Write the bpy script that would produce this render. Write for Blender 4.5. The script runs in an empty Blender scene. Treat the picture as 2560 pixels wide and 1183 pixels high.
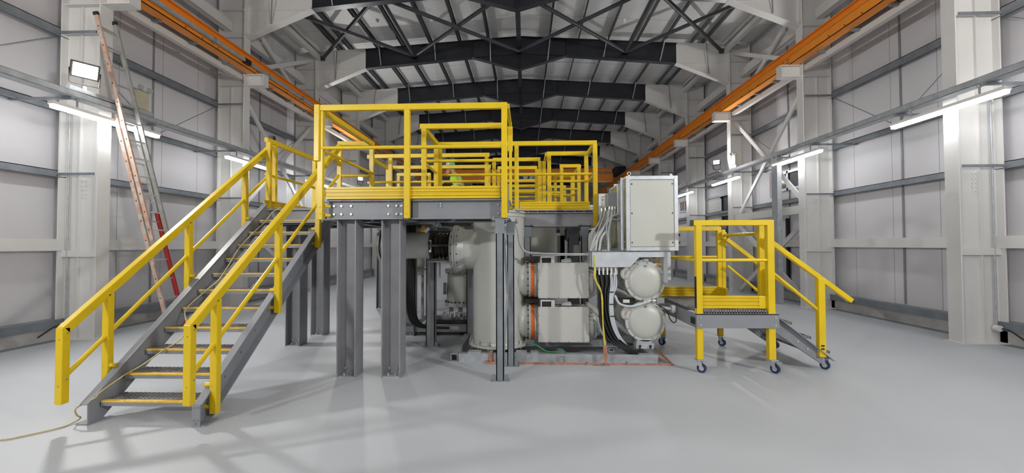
import bpy, math, random
from mathutils import Vector, Matrix
random.seed(7)
SC = bpy.context.scene
COL = SC.collection
R = math.radians
# ------------------------------------------------------------------ camera, world, exposure
F_PX, YAW, PITCH, ROLL = 1021.47, 0.03325, 0.02155, -0.0030
CAM = Vector((0.208, 0.0, 1.6))
fwd = Vector((-math.sin(YAW) * math.cos(PITCH), math.cos(YAW) * math.cos(PITCH), math.sin(PITCH)))
rgt = Vector((math.cos(YAW), math.sin(YAW), 0))
up_ = rgt.cross(fwd)
r2 = rgt * math.cos(ROLL) + up_ * math.sin(ROLL)
u2 = up_ * math.cos(ROLL) - rgt * math.sin(ROLL)
cd = bpy.data.cameras.new('camera')
cd.sensor_fit = 'HORIZONTAL'; cd.sensor_width = 36.0
cd.lens = F_PX / 2560 * 36.0
cd.clip_start = 0.05; cd.clip_end = 200
cam = bpy.data.objects.new('camera', cd); COL.objects.link(cam)
m = Matrix((r2, u2, -fwd)).transposed().to_4x4(); m.translation = CAM
cam.matrix_world = m
SC.camera = cam
SC.view_settings.view_transform = 'Standard'
SC.view_settings.look = 'None'
SC.view_settings.gamma = 1
SC.view_settings.exposure = -0.10
SC.view_settings.use_curve_mapping = False
w = bpy.data.worlds.new('world'); SC.world = w; w.use_nodes = True
w.node_tree.nodes['Background'].inputs[0].default_value = (0.8, 0.85, 1, 1)
w.node_tree.nodes['Background'].inputs[1].default_value = 0.02
TUBE_W = 33.0       # LED tube emission
FLOOD_W = 170.0     # flood lamp watts
SC.cycles.max_bounces = 10
SC.cycles.diffuse_bounces = 6
SC.cycles.glossy_bounces = 3
SC.cycles.sample_clamp_indirect = 6.0

# ------------------------------------------------------------------ hall grid
Y1, BAY = 6.93, 3.654
def CY(i): return Y1 + BAY * (i - 1)
WX = 8.08      # inner face of the wall panels
YE = CY(11) + 0.25
YB = -6.0

# ------------------------------------------------------------------ materials
def mat(name, col, rough=0.5, metal=0.0, nscale=None, namt=0.06, bump=0.0, bscale=None, emit=None, rvar=0.0, spec=0.5, dirt=None, coat=0):
    M = bpy.data.materials.new(name); M.use_nodes = True
    nt = M.node_tree; b = nt.nodes['Principled BSDF']
    b.inputs['Base Color'].default_value = (*col, 1)
    b.inputs['Roughness'].default_value = rough
    b.inputs['Metallic'].default_value = metal
    b.inputs['Specular IOR Level'].default_value = spec
    b.inputs['Coat Weight'].default_value = coat
    tc = nt.nodes.new('ShaderNodeNewGeometry')
    if nscale:
        n = nt.nodes.new('ShaderNodeTexNoise'); n.inputs['Scale'].default_value = nscale; n.inputs['Detail'].default_value = 6
        nt.links.new(tc.outputs['Position'], n.inputs['Vector'])
        cr = nt.nodes.new('ShaderNodeMapRange'); cr.inputs['From Min'].default_value = 0.3; cr.inputs['From Max'].default_value = 0.7
        cr.inputs['To Min'].default_value = 1 - namt; cr.inputs['To Max'].default_value = 1 + namt
        nt.links.new(n.outputs['Fac'], cr.inputs['Value'])
        mx = nt.nodes.new('ShaderNodeVectorMath'); mx.operation = 'SCALE'; mx.inputs[0].default_value = col
        nt.links.new(cr.outputs[0], mx.inputs['Scale'])
        out = mx.outputs[0]
        if dirt:
            n3 = nt.nodes.new('ShaderNodeTexNoise'); n3.inputs['Scale'].default_value = dirt[0]; n3.inputs['Detail'].default_value = 8; n3.inputs['Roughness'].default_value = .7
            nt.links.new(tc.outputs['Position'], n3.inputs['Vector'])
            c3 = nt.nodes.new('ShaderNodeMapRange'); c3.inputs['From Min'].default_value = dirt[1]; c3.inputs['From Max'].default_value = dirt[1] + .15
            c3.inputs['To Max'].default_value = dirt[2]
            nt.links.new(n3.outputs['Fac'], c3.inputs['Value'])
            mm = nt.nodes.new('ShaderNodeMix'); mm.data_type = 'RGBA'
            nt.links.new(c3.outputs[0], mm.inputs['Factor']); nt.links.new(out, mm.inputs['A']); mm.inputs['B'].default_value = (*dirt[3], 1)
            out = mm.outputs['Result']
        nt.links.new(out, b.inputs['Base Color'])
        if rvar:
            c2 = nt.nodes.new('ShaderNodeMapRange'); c2.inputs['From Min'].default_value = .3; c2.inputs['From Max'].default_value = .7
            c2.inputs['To Min'].default_value = rough - rvar; c2.inputs['To Max'].default_value = rough + rvar
            nt.links.new(n.outputs['Fac'], c2.inputs['Value']); nt.links.new(c2.outputs[0], b.inputs['Roughness'])
    if bump:
        n2 = nt.nodes.new('ShaderNodeTexNoise'); n2.inputs['Scale'].default_value = bscale or 60; n2.inputs['Detail'].default_value = 4
        nt.links.new(tc.outputs['Position'], n2.inputs['Vector'])
        bp = nt.nodes.new('ShaderNodeBump'); bp.inputs['Strength'].default_value = bump; bp.inputs['Distance'].default_value = 0.01
        nt.links.new(n2.outputs['Fac'], bp.inputs['Height']); nt.links.new(bp.outputs[0], b.inputs['Normal'])
    if emit:
        b.inputs['Emission Color'].default_value = (*emit[0], 1); b.inputs['Emission Strength'].default_value = emit[1]
    return M

def panel_mat(name, col, axis, pitch, rib):
    """sandwich panels: joints every `pitch` along axis, faint micro ribs"""
    M = mat(name, col, 0.45, 0, 0.35, 0.05)
    nt = M.node_tree; b = nt.nodes['Principled BSDF']
    g = nt.nodes.new('ShaderNodeNewGeometry'); s = nt.nodes.new('ShaderNodeSeparateXYZ')
    nt.links.new(g.outputs['Position'], s.inputs[0])
    def chain(p, w):
        d = nt.nodes.new('ShaderNodeMath'); d.operation = 'DIVIDE'; d.inputs[1].default_value = p
        nt.links.new(s.outputs[axis], d.inputs[0])
        f = nt.nodes.new('ShaderNodeMath'); f.operation = 'FRACT'; nt.links.new(d.outputs[0], f.inputs[0])
        c = nt.nodes.new('ShaderNodeMath'); c.operation = 'LESS_THAN'; c.inputs[1].default_value = w / p
        nt.links.new(f.outputs[0], c.inputs[0]); return c, f
    c, f = chain(pitch, 0.012)
    mx = nt.nodes.new('ShaderNodeMix'); mx.data_type = 'RGBA'; mx.inputs['B'].default_value = (col[0] * .45, col[1] * .45, col[2] * .45, 1)
    src = b.inputs['Base Color'].links[0].from_socket
    nt.links.new(c.outputs[0], mx.inputs['Factor']); nt.links.new(src, mx.inputs['A']); nt.links.new(mx.outputs['Result'], b.inputs['Base Color'])
    c2, f2 = chain(rib, rib * .5)
    bp = nt.nodes.new('ShaderNodeBump'); bp.inputs['Strength'].default_value = .25; bp.inputs['Distance'].default_value = 0.003
    sm = nt.nodes.new('ShaderNodeMath'); sm.operation = 'PINGPONG'; sm.inputs[1].default_value = .5
    nt.links.new(f2.outputs[0], sm.inputs[0]); nt.links.new(sm.outputs[0], bp.inputs['Height']); nt.links.new(bp.outputs[0], b.inputs['Normal'])
    return M

M = {}
M['floor'] = mat('floor_paint', (.46, .48, .51), 0.50, 0, 0.7, 0.05, 0.04, 30, rvar=.08, spec=.4, dirt=(.35, .55, .22, (.42, .42, .41)))
M['floor_edge'] = mat('floor_edge_strip', (.17, .20, .23), 0.6, 0, 2, .15)
M['panel'] = panel_mat('wall_panel', (.64, .625, .645), 1, 1.0, 0.10)
M['panel_end'] = panel_mat('wall_panel_end', (.60, .585, .60), 0, 1.0, 0.10)
M['roof'] = panel_mat('roof_liner', (.88, .88, .87), 1, 1.1, 0.25)
M['plinth'] = mat('plinth_concrete', (.50, .49, .47), 0.8, 0, 3, .15, dirt=(2.5, .55, .6, (.28, .27, .25)))
M['white_steel'] = mat('white_steel_paint', (.71, .70, .68), 0.5, 0, 1.5, .04, .05, 80)
M['dark_steel'] = mat('dark_steel_paint', (.018, .0195, .026), 0.34, 0, 2, .15, .05, 60)
M['dark_tube'] = mat('dark_tube_paint', (.045, .047, .055), 0.40, 0, 2, .1)
M['purlin'] = mat('purlin_steel', (.10, .11, .12), 0.42, .35, 3, .2)
M['galv'] = mat('galvanised_steel', (.44, .465, .49), 0.42, .35, 9, .14, rvar=.08)
M['galv_dull'] = mat('dull_galvanised_steel', (.25, .275, .30), 0.48, .45, 5, .14)
M['orange'] = mat('orange_crane_paint', (.92, .30, .025), 0.38, 0, 3, .05)
M['yellow'] = mat('yellow_grp_paint', (.71, .495, .006), 0.33, 0, 5, .05, .04, 50, dirt=(7, .66, .35, (.50, .34, .02)))
M['grey_steel'] = mat('grey_steel_paint', (.25, .255, .275), 0.40, 0, 4, .10, .06, 90)
M['grey_light'] = mat('light_grey_steel_paint', (.24, .25, .275), 0.38, 0, 4, .06)
M['grating'] = mat('grating_steel', (.25, .24, .24), 0.5, .3, 12, .2)
M['nosing'] = mat('yellow_nosing', (.80, .50, .05), 0.5, 0, 20, .15)
M['vessel'] = mat('vessel_grey_paint', (.50, .51, .475), 0.36, 0, 2.5, .04, .04, 40)
M['cover'] = mat('cover_grey_paint', (.52, .515, .485), 0.42, 0, 3, .03)
M['cabinet'] = mat('cabinet_door_paint', (.50, .51, .47), 0.4, 0, 3, .03)
M['alu'] = mat('brushed_aluminium', (.58, .61, .645), 0.40, .35, 10, .08)
M['black'] = mat('black_rubber', (.012, .012, .013), 0.5, 0, 8, .2)
M['blackpl'] = mat('black_plastic', (.025, .022, .02), 0.4, 0, 8, .1)
M['copper'] = mat('copper', (.50, .25, .18), 0.45, .45, 15, .25)
M['grey_pvc'] = mat('grey_conduit', (.42, .44, .45), 0.4, 0, 6, .06)
M['lightcable'] = mat('light_grey_cable', (.50, .54, .58), 0.4, 0, 6, .06)
M['white_pl'] = mat('white_plastic', (.75, .74, .72), 0.4, 0, 6, .03)
M['orange_ring'] = mat('orange_seal', (.85, .16, .02), 0.5, 0, 6, .06)
M['green'] = mat('green_cable', (.03, .22, .08), 0.4, 0, 6, .06)
M['yg'] = mat('yellow_green_cable', (.50, .52, .10), 0.4, 0, 25, .3)
M['cord'] = mat('yellow_cord', (.52, .42, .20), 0.5, 0, 10, .1)
M['blue'] = mat('blue_wheel', (.012, .025, .085), 0.45, 0, 6, .1)
M['bolt'] = mat('zinc_bolt', (.65, .65, .62), 0.3, .8, 20, .1)
M['red'] = mat('red_paint', (.52, .03, .03), 0.4, 0, 6, .15)
M['ladder_o'] = mat('worn_timber_paint', (.55, .33, .24), 0.55, 0, 6, .2, dirt=(9, .44, .85, (.56, .54, .51)))
M['ladder_a'] = mat('worn_aluminium', (.62, .62, .60), 0.38, .7, 9, .12)
M['darkglass'] = mat('brown_tinted_glass', (.20, .13, .08), 0.15, 0, 3, .1)
M['darkgap'] = mat('dark_opening', (.04, .042, .055), 0.6, 0, 3, .1)
M['tube'] = mat('led_tube_glow', (1, 1, 1), .5, emit=((.965, .985, 1), TUBE_W))
M['lampface'] = mat('flood_lamp_glow', (1, 1, 1), .5, emit=((1, .985, .95), 14))
M['hivis'] = mat('yellow_hi_vis', (.55, .80, .05), .7, 0, 8, .1)
M['hivis_o'] = mat('orange_hi_vis', (.60, .14, .04), .7, 0, 8, .1)
M['reflect'] = mat('reflective_tape', (.55, .56, .56), .35, .3, 8, .1)
M['navy'] = mat('navy_fabric', (.02, .025, .045), .8, 0, 8, .2)
M['skin'] = mat('skin', (.55, .28, .20), .5, 0, 8, .06)
M['helmet'] = mat('white_helmet', (.75, .77, .75), .3, 0, 8, .03)
M['helmet_g'] = mat('green_helmet', (.15, .55, .28), .3, 0, 8, .03)
M['beige'] = mat('beige_box', (.50, .46, .33), .5, 0, 8, .05)
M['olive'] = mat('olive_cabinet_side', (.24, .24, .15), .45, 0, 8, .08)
M['signblue'] = mat('sign_blue', (.02, .06, .30), .4, 0, 8, .03)
M['marker'] = mat('red_marker', (.55, .08, .08), .6)

# ------------------------------------------------------------------ mesh builder
class MB:
    def __init__(s): s.v = []; s.f = []; s.sm = []; s.marks = [0]
    def mark(s): s.marks.append(len(s.v)); return s
    def add(s, vs, fs, smooth=False):
        o = len(s.v); s.v += [tuple(v) for v in vs]
        for f in fs: s.f.append([i + o for i in f]); s.sm.append(smooth)
    def box(s, x0, x1, y0, y1, z0, z1):
        if x0 > x1: x0, x1 = x1, x0
        if y0 > y1: y0, y1 = y1, y0
        if z0 > z1: z0, z1 = z1, z0
        s.add([(x0,y0,z0),(x1,y0,z0),(x1,y1,z0),(x0,y1,z0),(x0,y0,z1),(x1,y0,z1),(x1,y1,z1),(x0,y1,z1)],
              [(0,3,2,1),(4,5,6,7),(0,1,5,4),(1,2,6,5),(2,3,7,6),(3,0,4,7)]); return s
    def c(s, x, y, z, dx, dy, dz): return s.box(x-dx/2, x+dx/2, y-dy/2, y+dy/2, z-dz/2, z+dz/2)
    def bar(s, a, b, w, h, up=(0,0,1)):
        """rectangular bar a->b, w across, h along up"""
        a = Vector(a); b = Vector(b); d = (b - a).normalized(); u = Vector(up)
        x = d.cross(u)
        if x.length < 1e-4: x = d.cross(Vector((0,1,0)))
        x.normalize(); u = x.cross(d).normalized()
        vs = []
        for p in (a, b):
            for i, j in ((-1,-1),(1,-1),(1,1),(-1,1)): vs.append(p + x*(w/2*i) + u*(h/2*j))
        s.add(vs, [(0,1,2,3),(7,6,5,4),(0,4,5,1),(1,5,6,2),(2,6,7,3),(3,7,4,0)]); return s
    def prism(s, poly, axis, a0, a1):
        """extrude 2-D polygon along axis ('x': poly=(y,z), 'y': (x,z), 'z': (x,y))"""
        def P(p, a):
            if axis == 'x': return (a, p[0], p[1])
            if axis == 'y': return (p[0], a, p[1])
            return (p[0], p[1], a)
        n = len(poly); vs = [P(p, a0) for p in poly] + [P(p, a1) for p in poly]
        fs = [tuple(range(n)), tuple(range(2*n-1, n-1, -1))] + [(i, (i+1) % n + 0, (i+1) % n + n, i+n) for i in range(n)]
        fs = [fs[0], fs[1]] + [(f[1], f[0], f[3], f[2]) for f in fs[2:]]
        s.add(vs, fs); return s
    def lathe(s, base, axis, prof, n=32, caps=True, a0=0, a1=2*math.pi):
        """prof = [(t, r)...] along axis from base; sharp where t,r repeated"""
        base = Vector(base); d = Vector(axis).normalized()
        x = d.orthogonal().normalized(); y = d.cross(x)
        for k in range(len(prof)-1):
            (t0, r0), (t1, r1) = prof[k], prof[k+1]
            if t0 == t1 and r0 == r1: continue
            vs = []
            for t, r in ((t0, r0), (t1, r1)):
                for i in range(n):
                    a = 2*math.pi*i/n; vs.append(base + d*t + (x*math.cos(a) + y*math.sin(a))*r)
            s.add(vs, [(i, (i+1) % n, (i+1) % n + n, i+n) for i in range(n)], abs(t1-t0) > 1e-6)
        return s
    def slathe(s, base, axis, prof, n=32):
        """smooth profile shares vertices"""
        base = Vector(base); d = Vector(axis).normalized(); x = d.orthogonal().normalized(); y = d.cross(x)
        vs = []; fs = []
        for t, r in prof:
            for i in range(n):
                a = 2*math.pi*i/n; vs.append(base + d*t + (x*math.cos(a) + y*math.sin(a))*max(r, 1e-4))
        for k in range(len(prof)-1):
            fs += [(k*n+i, k*n+(i+1) % n, (k+1)*n+(i+1) % n, (k+1)*n+i) for i in range(n)]
        s.add(vs, fs, True); return s
    def cyl(s, a, b, r, n=20):
        a = Vector(a); b = Vector(b); L = (b-a).length
        return s.lathe(a, b-a, [(0, 1e-5), (0, r), (L, r), (L, 1e-5)], n)
    def tube(s, pts, r, n=8, close_ends=True):
        pts = [Vector(p) for p in pts]; rings = []; vs = []; fs = []
        prev = None
        for i, p in enumerate(pts):
            d = (pts[min(i+1, len(pts)-1)] - pts[max(i-1, 0)]).normalized()
            if prev is None: x = d.orthogonal().normalized()
            else:
                x = prev - d*prev.dot(d); x.normalize()
            prev = x; y = d.cross(x)
            for k in range(n):
                a = 2*math.pi*k/n; vs.append(p + (x*math.cos(a)+y*math.sin(a))*r)
        m_ = len(pts)
        for i in range(m_-1):
            fs += [(i*n+k, i*n+(k+1) % n, (i+1)*n+(k+1) % n, (i+1)*n+k) for k in range(n)]
        s.add(vs, fs, True)
        s.add(vs[:n], [tuple(range(n-1, -1, -1))]); s.add(vs[-n:], [tuple(range(n))])
        return s
    def torus(s, c, axis, R_, r, n=40, k=8):
        c = Vector(c); d = Vector(axis).normalized(); x = d.orthogonal().normalized(); y = d.cross(x); vs = []; fs = []
        for i in range(n):
            a = 2*math.pi*i/n; e = x*math.cos(a)+y*math.sin(a)
            for j in range(k):
                b_ = 2*math.pi*j/k; vs.append(c + e*(R_+r*math.cos(b_)) + d*(r*math.sin(b_)))
        for i in range(n):
            for j in range(k): fs.append((i*k+j, ((i+1) % n)*k+j, ((i+1) % n)*k+(j+1) % k, i*k+(j+1) % k))
        s.add(vs, fs, True); return s
    def bolts(s, c, axis, rad, n, r=.012, h=.02, ph=0):
        """ring of bolt heads"""
        c = Vector(c); d = Vector(axis).normalized(); x = d.orthogonal().normalized(); y = d.cross(x)
        for i in range(n):
            a = 2*math.pi*i/n + ph; p = c + (x*math.cos(a)+y*math.sin(a))*rad
            s.cyl(p, p + d*h, r, 6)
        return s
    def ibeam(s, a, b, h, w, tf=.014, tw=.010, up=(0,0,1)):
        """I beam a->b (centreline), depth h along up, flange width w"""
        a = Vector(a); b = Vector(b); d = (b-a).normalized(); x = d.cross(Vector(up)).normalized(); u = x.cross(d).normalized()
        s.bar(a + u*(h/2-tf/2), b + u*(h/2-tf/2), w, tf, up); s.bar(a - u*(h/2-tf/2), b - u*(h/2-tf/2), w, tf, up)
        s.bar(a, b, tw, h-2*tf, up); return s
    def build(s, name, material, parent=None, origin=None, bevel=0, label=None):
        me = bpy.data.meshes.new(name)
        if parent is not None:
            o0 = Vector(parent['_o']) if '_o' in parent else Vector((0,0,0))
        else:
            if origin is None:
                xs = [v[0] for v in s.v]; ys = [v[1] for v in s.v]; zs = [v[2] for v in s.v]
                origin = ((min(xs)+max(xs))/2, (min(ys)+max(ys))/2, min(zs))
            o0 = Vector(origin)
        me.from_pydata([(v[0]-o0.x, v[1]-o0.y, v[2]-o0.z) for v in s.v], [], s.f)
        me.polygons.foreach_set('use_smooth', s.sm)
        me.materials.append(M[material] if isinstance(material, str) else material)
        me.update()
        o = bpy.data.objects.new(name, me); COL.objects.link(o)
        o['_o'] = list(o0)
        if parent is not None: o.parent = parent
        else: o.location = o0
        if bevel:
            bm = o.modifiers.new('bevel', 'BEVEL'); bm.width = bevel; bm.segments = 2; bm.limit_method = 'ANGLE'; bm.harden_normals = False
        if label: o['label'] = label
        return o

def build_pieces(b, name, material, parent):
    """every marked piece becomes a part of its own"""
    mk = sorted(set(b.marks + [len(b.v)])); out = []
    for p, q in zip(mk[:-1], mk[1:]):
        n = MB(); n.v = b.v[p:q]
        for f, sm in zip(b.f, b.sm):
            if p <= f[0] < q: n.f.append([i-p for i in f]); n.sm.append(sm)
        out.append(n.build(name, material, parent))
    return out

def tag(o, label, cat, group=None, kind=None):
    o['label'] = label; o['category'] = cat
    if group: o['group'] = group
    if kind: o['kind'] = kind
    return o
def thing(name, label, cat, loc, group=None):
    o = bpy.data.objects.new(name, None); COL.objects.link(o); o.location = loc; o['_o'] = list(loc)
    o.empty_display_size = .1
    return tag(o, label, cat, group)
def struct(o):
    o['kind'] = 'structure'; return o
def curve_pts(ctrl, n=8):
    """Catmull-Rom through control points"""
    P = [Vector(p) for p in ctrl]; P = [P[0]*2-P[1]] + P + [P[-1]*2-P[-2]]; out = []
    for i in range(1, len(P)-2):
        for k in range(n):
            t = k/n; p0, p1, p2, p3 = P[i-1:i+3]
            out.append(.5*((2*p1)+(p2-p0)*t+(2*p0-5*p1+4*p2-p3)*t*t+(3*p1-p0-3*p2+p3)*t**3))
    out.append(P[-2]); return out
def along(pts, u0, u1): return pts
ORD = ['', 'nearest', 'second', 'third', 'fourth', 'fifth', 'sixth', 'seventh', 'eighth', 'ninth', 'tenth', 'farthest']

# ================================================================== HALL SHELL
b = MB(); b.add([(-7.72, YB, 0), (7.72, YB, 0), (7.72, YE, 0), (-7.72, YE, 0)], [(0, 1, 2, 3)])
fl = b.build('floor', 'floor', origin=(0, 0, 0)); struct(fl); fl['label'] = 'pale grey painted hall floor'
for sgn, nm in ((-1, 'left'), (1, 'right')):
    b = MB(); b.box(sgn*7.72, sgn*8.2, YB, YE, -.05, -.002); o = b.build('trim_1' if sgn < 0 else 'trim_2', 'floor_edge'); struct(o); o['label'] = 'dark strip of floor along the %s wall' % nm
    b = MB(); b.box(sgn*WX, sgn*(WX+.12), YB, YE, .0, 8.78)
    o = b.build('wall_'+nm, 'panel'); struct(o)
    b = MB(); b.box(sgn*7.90, sgn*WX, YB, YE, 0, .20); b2 = MB()
    o = b.build('baseboard_'+nm, 'plinth'); struct(o); o['label'] = 'low concrete plinth at the foot of the %s wall' % nm
    b2.box(sgn*7.86, sgn*7.90, YB, YE, .205, .32); b2.box(sgn*7.86, sgn*WX, YB, YE, .32, .345)
    o = b2.build('trim_3' if sgn < 0 else 'trim_4', 'galv_dull'); struct(o); o['label'] = 'galvanised angle capping the %s plinth' % nm
b = MB(); b.box(-WX-.1, WX+.1, YE, YE+.15, 0, 9.4); struct(b.build('wall_back', 'panel_end'))
b = MB(); b.box(-WX-.1, WX+.1, YB-.15, YB, 0, 9.4); struct(b.build('wall_front', 'panel_end'))
def rz(x): return 9.16 - .064*abs(x)
b = MB(); b.add([(-WX-.1, YB, rz(8.18)), (0, YB, rz(0)), (WX+.1, YB, rz(8.18)), (-WX-.1, YE, rz(8.18)), (0, YE, rz(0)), (WX+.1, YE, rz(8.18)),
     (-WX-.1, YB, rz(8.18)+.1), (0, YB, rz(0)+.1), (WX+.1, YB, rz(8.18)+.1), (-WX-.1, YE, rz(8.18)+.1), (0, YE, rz(0)+.1), (WX+.1, YE, rz(8.18)+.1)],
     [(0, 3, 4, 1), (1, 4, 5, 2), (6, 7, 10, 9), (7, 8, 11, 10), (0, 1, 7, 6), (1, 2, 8, 7), (3, 9, 10, 4), (4, 10, 11, 5)])
struct(b.build('ceiling', 'roof', origin=(0, 0, 8.6)))

# ---- wall girts (continuous runs) and mid-bay joint strips
tn = 5
for sgn, nm in ((-1, 'left'), (1, 'right')):
    for z, h, mt, lb in ((1.63, .20, 'white_steel', 'white box rail at chest height'), (2.87, .12, 'galv_dull', 'galvanised rail at door height'),
                     (4.02, .12, 'galv_dull', 'galvanised rail behind the light tray'), (5.36, .16, 'galv_dull', 'galvanised rail above the light tray'), (6.75, .16, 'galv_dull', 'galvanised rail behind the crane beam')):
        b = MB()
        for k in range(0, 12):
            y0 = YB if k == 0 else CY(k-1) + .0
            y1 = CY(k) if k < 11 else YE
            if mt == 'white_steel': b.box(sgn*7.88, sgn*WX, y0+.0, y1-.002, z-h/2, z+h/2)
            else:
                b.box(sgn*7.93, sgn*7.945, y0, y1, z-h/2, z+h/2); b.box(sgn*7.93, sgn*WX, y0, y1, z+h/2-.012, z+h/2); b.box(sgn*7.90, sgn*7.945, y0, y1, z-h/2, z-h/2+.012)
        o = b.build('trim_%d' % tn, mt); struct(o); o['label'] = '%s on the %s wall' % (lb, nm); tn += 1
    b = MB()
    for k in range(0, 11):
        ym = CY(k)+BAY/2
        b.box(sgn*(WX-.02), sgn*WX, ym-.02, ym+.02, .36, 8.6)
        b.box(sgn*(WX-.03), sgn*WX, CY(k)+.14, CY(k)+.17, .36, 8.6)
    o = b.build('trim_%d' % tn, 'grey_steel'); struct(o); o['label'] = 'dark vertical joint strips on the %s wall' % nm; tn += 1

for sgn, nm in ((-1, 'left'), (1, 'right')):
    for k in range(0, 5):
        ym = CY(k)+BAY/2
        for y, w_ in ((CY(k)+.15, 'far'), (CY(k+1)-.15, 'near')):
            if k == 0 and w_ == 'far': continue
            b = MB(); b.tube([(sgn*7.96, y, 5.27), (sgn*7.96, ym, 4.09)], .008, 6)
            tag(b.build('tie_rod', 'galv_dull'), 'thin slanting tie rod on the %s wall, on the %s side of the %s column' % (nm, w_, ORD[k if w_ == 'far' else k+1]), 'rod')
# ---- columns with corbels
def column(i, sgn):
    nm = 'left' if sgn < 0 else 'right'; Y = CY(i); ex = '' if 1 <= i <= 10 else ''
    lb = 'white steel column on the %s wall, %s from the camera' % (nm, ORD[i]) if i < 11 else 'white steel column in the far %s corner' % nm
    r_ = thing('steel_column', lb, 'column', (sgn*7.56, Y, 0))
    b = MB()
    b.box(sgn*7.21, sgn*7.232, Y-.112, Y+.112, .012, 8.46)
    b.box(sgn*7.90, sgn*7.922, Y-.112, Y+.112, .012, 8.62)
    b.box(sgn*7.232, sgn*7.90, Y-.007, Y+.007, .012, 8.46)
    for z in (7.16, 7.89, 8.44, 5.86, 6.13): b.box(sgn*7.232, sgn*7.90, Y-.105, Y+.105, z-.008, z+.008)
    b.box(sgn*7.60, sgn*7.62, Y-.05, Y-.007, .012, 5.84)
    b.box(sgn*7.232, sgn*7.9, Y-.06, Y-.007, 1.42, 1.53) if i <= 3 else None
    b.build('column_shaft', 'white_steel', r_)
    b = MB(); b.box(sgn*7.17, sgn*7.96, Y-.15, Y+.15, 0, .012); b.build('base_plate', 'white_steel', r_)
    b = MB(); b.box(sgn*6.69, sgn*7.21, Y-.11, Y+.11, 6.13, 6.15); b.box(sgn*6.69, sgn*7.21, Y-.11, Y+.11, 5.85, 5.868); b.box(sgn*6.72, sgn*7.21, Y-.007, Y+.007, 5.868, 6.13)
    b.box(sgn*6.70, sgn*6.712, Y-.11, Y+.11, 5.868, 6.13)
    b.build('corbel', 'white_steel', r_)
    b = MB()
    for z in (2.87, 5.36):
        b.box(sgn*7.26, sgn*8.05, Y-.135, Y-.113, z-.03, z+.012); b.mark()
    build_pieces(b, 'rail_cleat', 'galv_dull', r_)
    if i <= 3:
        b = MB()
        for z in (2.46, 2.53, 2.60, 2.67, 2.76):
            for xx in (7.52, 7.58): b.cyl((sgn*xx, Y-.008, z), (sgn*xx, Y-.022, z), .013, 8)
        b.build('bolt_group', 'white_steel', r_)
    if i == 1:
        b = MB(); b.tube([(sgn*7.80, Y-.05, .3), (sgn*7.80, Y-.05, 4.0)], .014, 8); b.build('conduit', 'galv', r_)
        b = MB(); b.cyl((sgn*7.80, Y-.10, .24), (sgn*7.80, Y-.03, .24), .05, 16); b.build('junction_gland', 'white_pl', r_)
        b = MB(); b.tube(curve_pts([(sgn*7.82, Y-.08, .24), (sgn*7.86, Y-.18, .22), (sgn*7.84, Y-.38, .12), (sgn*7.84, Y-.42, .10)]), .012, 8); b.build('cable_tail', 'black', r_)
for i in range(1, 12):
    for sgn in (-1, 1): column(i, sgn)

# ---- rafters
def raf_top(x): return 8.92 - .064*abs(x)
for i in range(1, 12):
    Y = CY(i)
    r_ = thing('roof_rafter', ('dark steel roof rafter with white knees, %s from the camera' % ORD[i]) if i < 11 else 'dark steel roof rafter against the far end wall', 'rafter', (0, Y, 7.7))
    b = MB()
    top = [(-5.46, raf_top(5.46)), (0, raf_top(0)), (5.46, raf_top(5.46))]; bot = [(5.46, 7.89), (1.65, 8.22), (0, 7.76), (-1.65, 8.22), (-5.46, 7.89)]
    b.prism(bot+top, 'y', Y-.006, Y+.006)
    for k in range(4):
        p, q = bot[k], bot[k+1]; b.bar((p[0], Y, p[1]), (q[0], Y, q[1]), .19, .016)
    for k in range(2):
        p, q = top[k], top[k+1]; b.bar((p[0], Y, p[1]), (q[0], Y, q[1]), .19, .016)
    for x in (-1.65, 1.65): b.box(x-.006, x+.006, Y-.09, Y+.09, 8.22, raf_top(1.65))
    b.box(-.014, .014, Y-.10, Y+.10, 7.78, 8.91)
    for s_ in (-1, 1): b.bar((s_*1.65, Y, 8.22), (0, Y, 8.33), .12, .01)
    b.build('rafter_beam', 'dark_steel', r_)
    for s_ in (-1, 1):
        b = MB()
        b.prism([(s_*5.46, 7.89), (s_*7.21, 7.16), (s_*7.21, 8.46), (s_*5.46, raf_top(5.46))], 'y', Y-.008, Y+.008)
        b.bar((s_*5.43, Y, 7.885), (s_*7.22, Y, 7.15), .224, .02)
        b.bar((s_*5.46, Y, raf_top(5.46)), (s_*7.6, Y, 8.47), .224, .018)
        b.box(s_*5.45, s_*7.21, Y-.03, Y+.03, 7.885, 7.897)
        b.build('haunch', 'white_steel', r_)
    b = MB()
    for x in (-4.95, -3.0, -1.05, 1.05, 3.0, 4.95):
        zb = 7.93 + (5.46-abs(x))*.0866 if abs(x) > 1.65 else 8.05
        b.bar((x-.05*(1 if x > 0 else -1), Y-.02, zb+.02), (x+.05, Y-.30, raf_top(x)+.07), .035, .006, (0, 1, 0)); b.mark()
    for s_ in (-1, 1):
        b.bar((s_*6.55, Y-.04, 7.52), (s_*6.35, Y-.3, 8.56), .03, .006, (0, 1, 0)); b.mark()
    build_pieces(b, 'fly_brace', 'galv_dull', r_)

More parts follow.
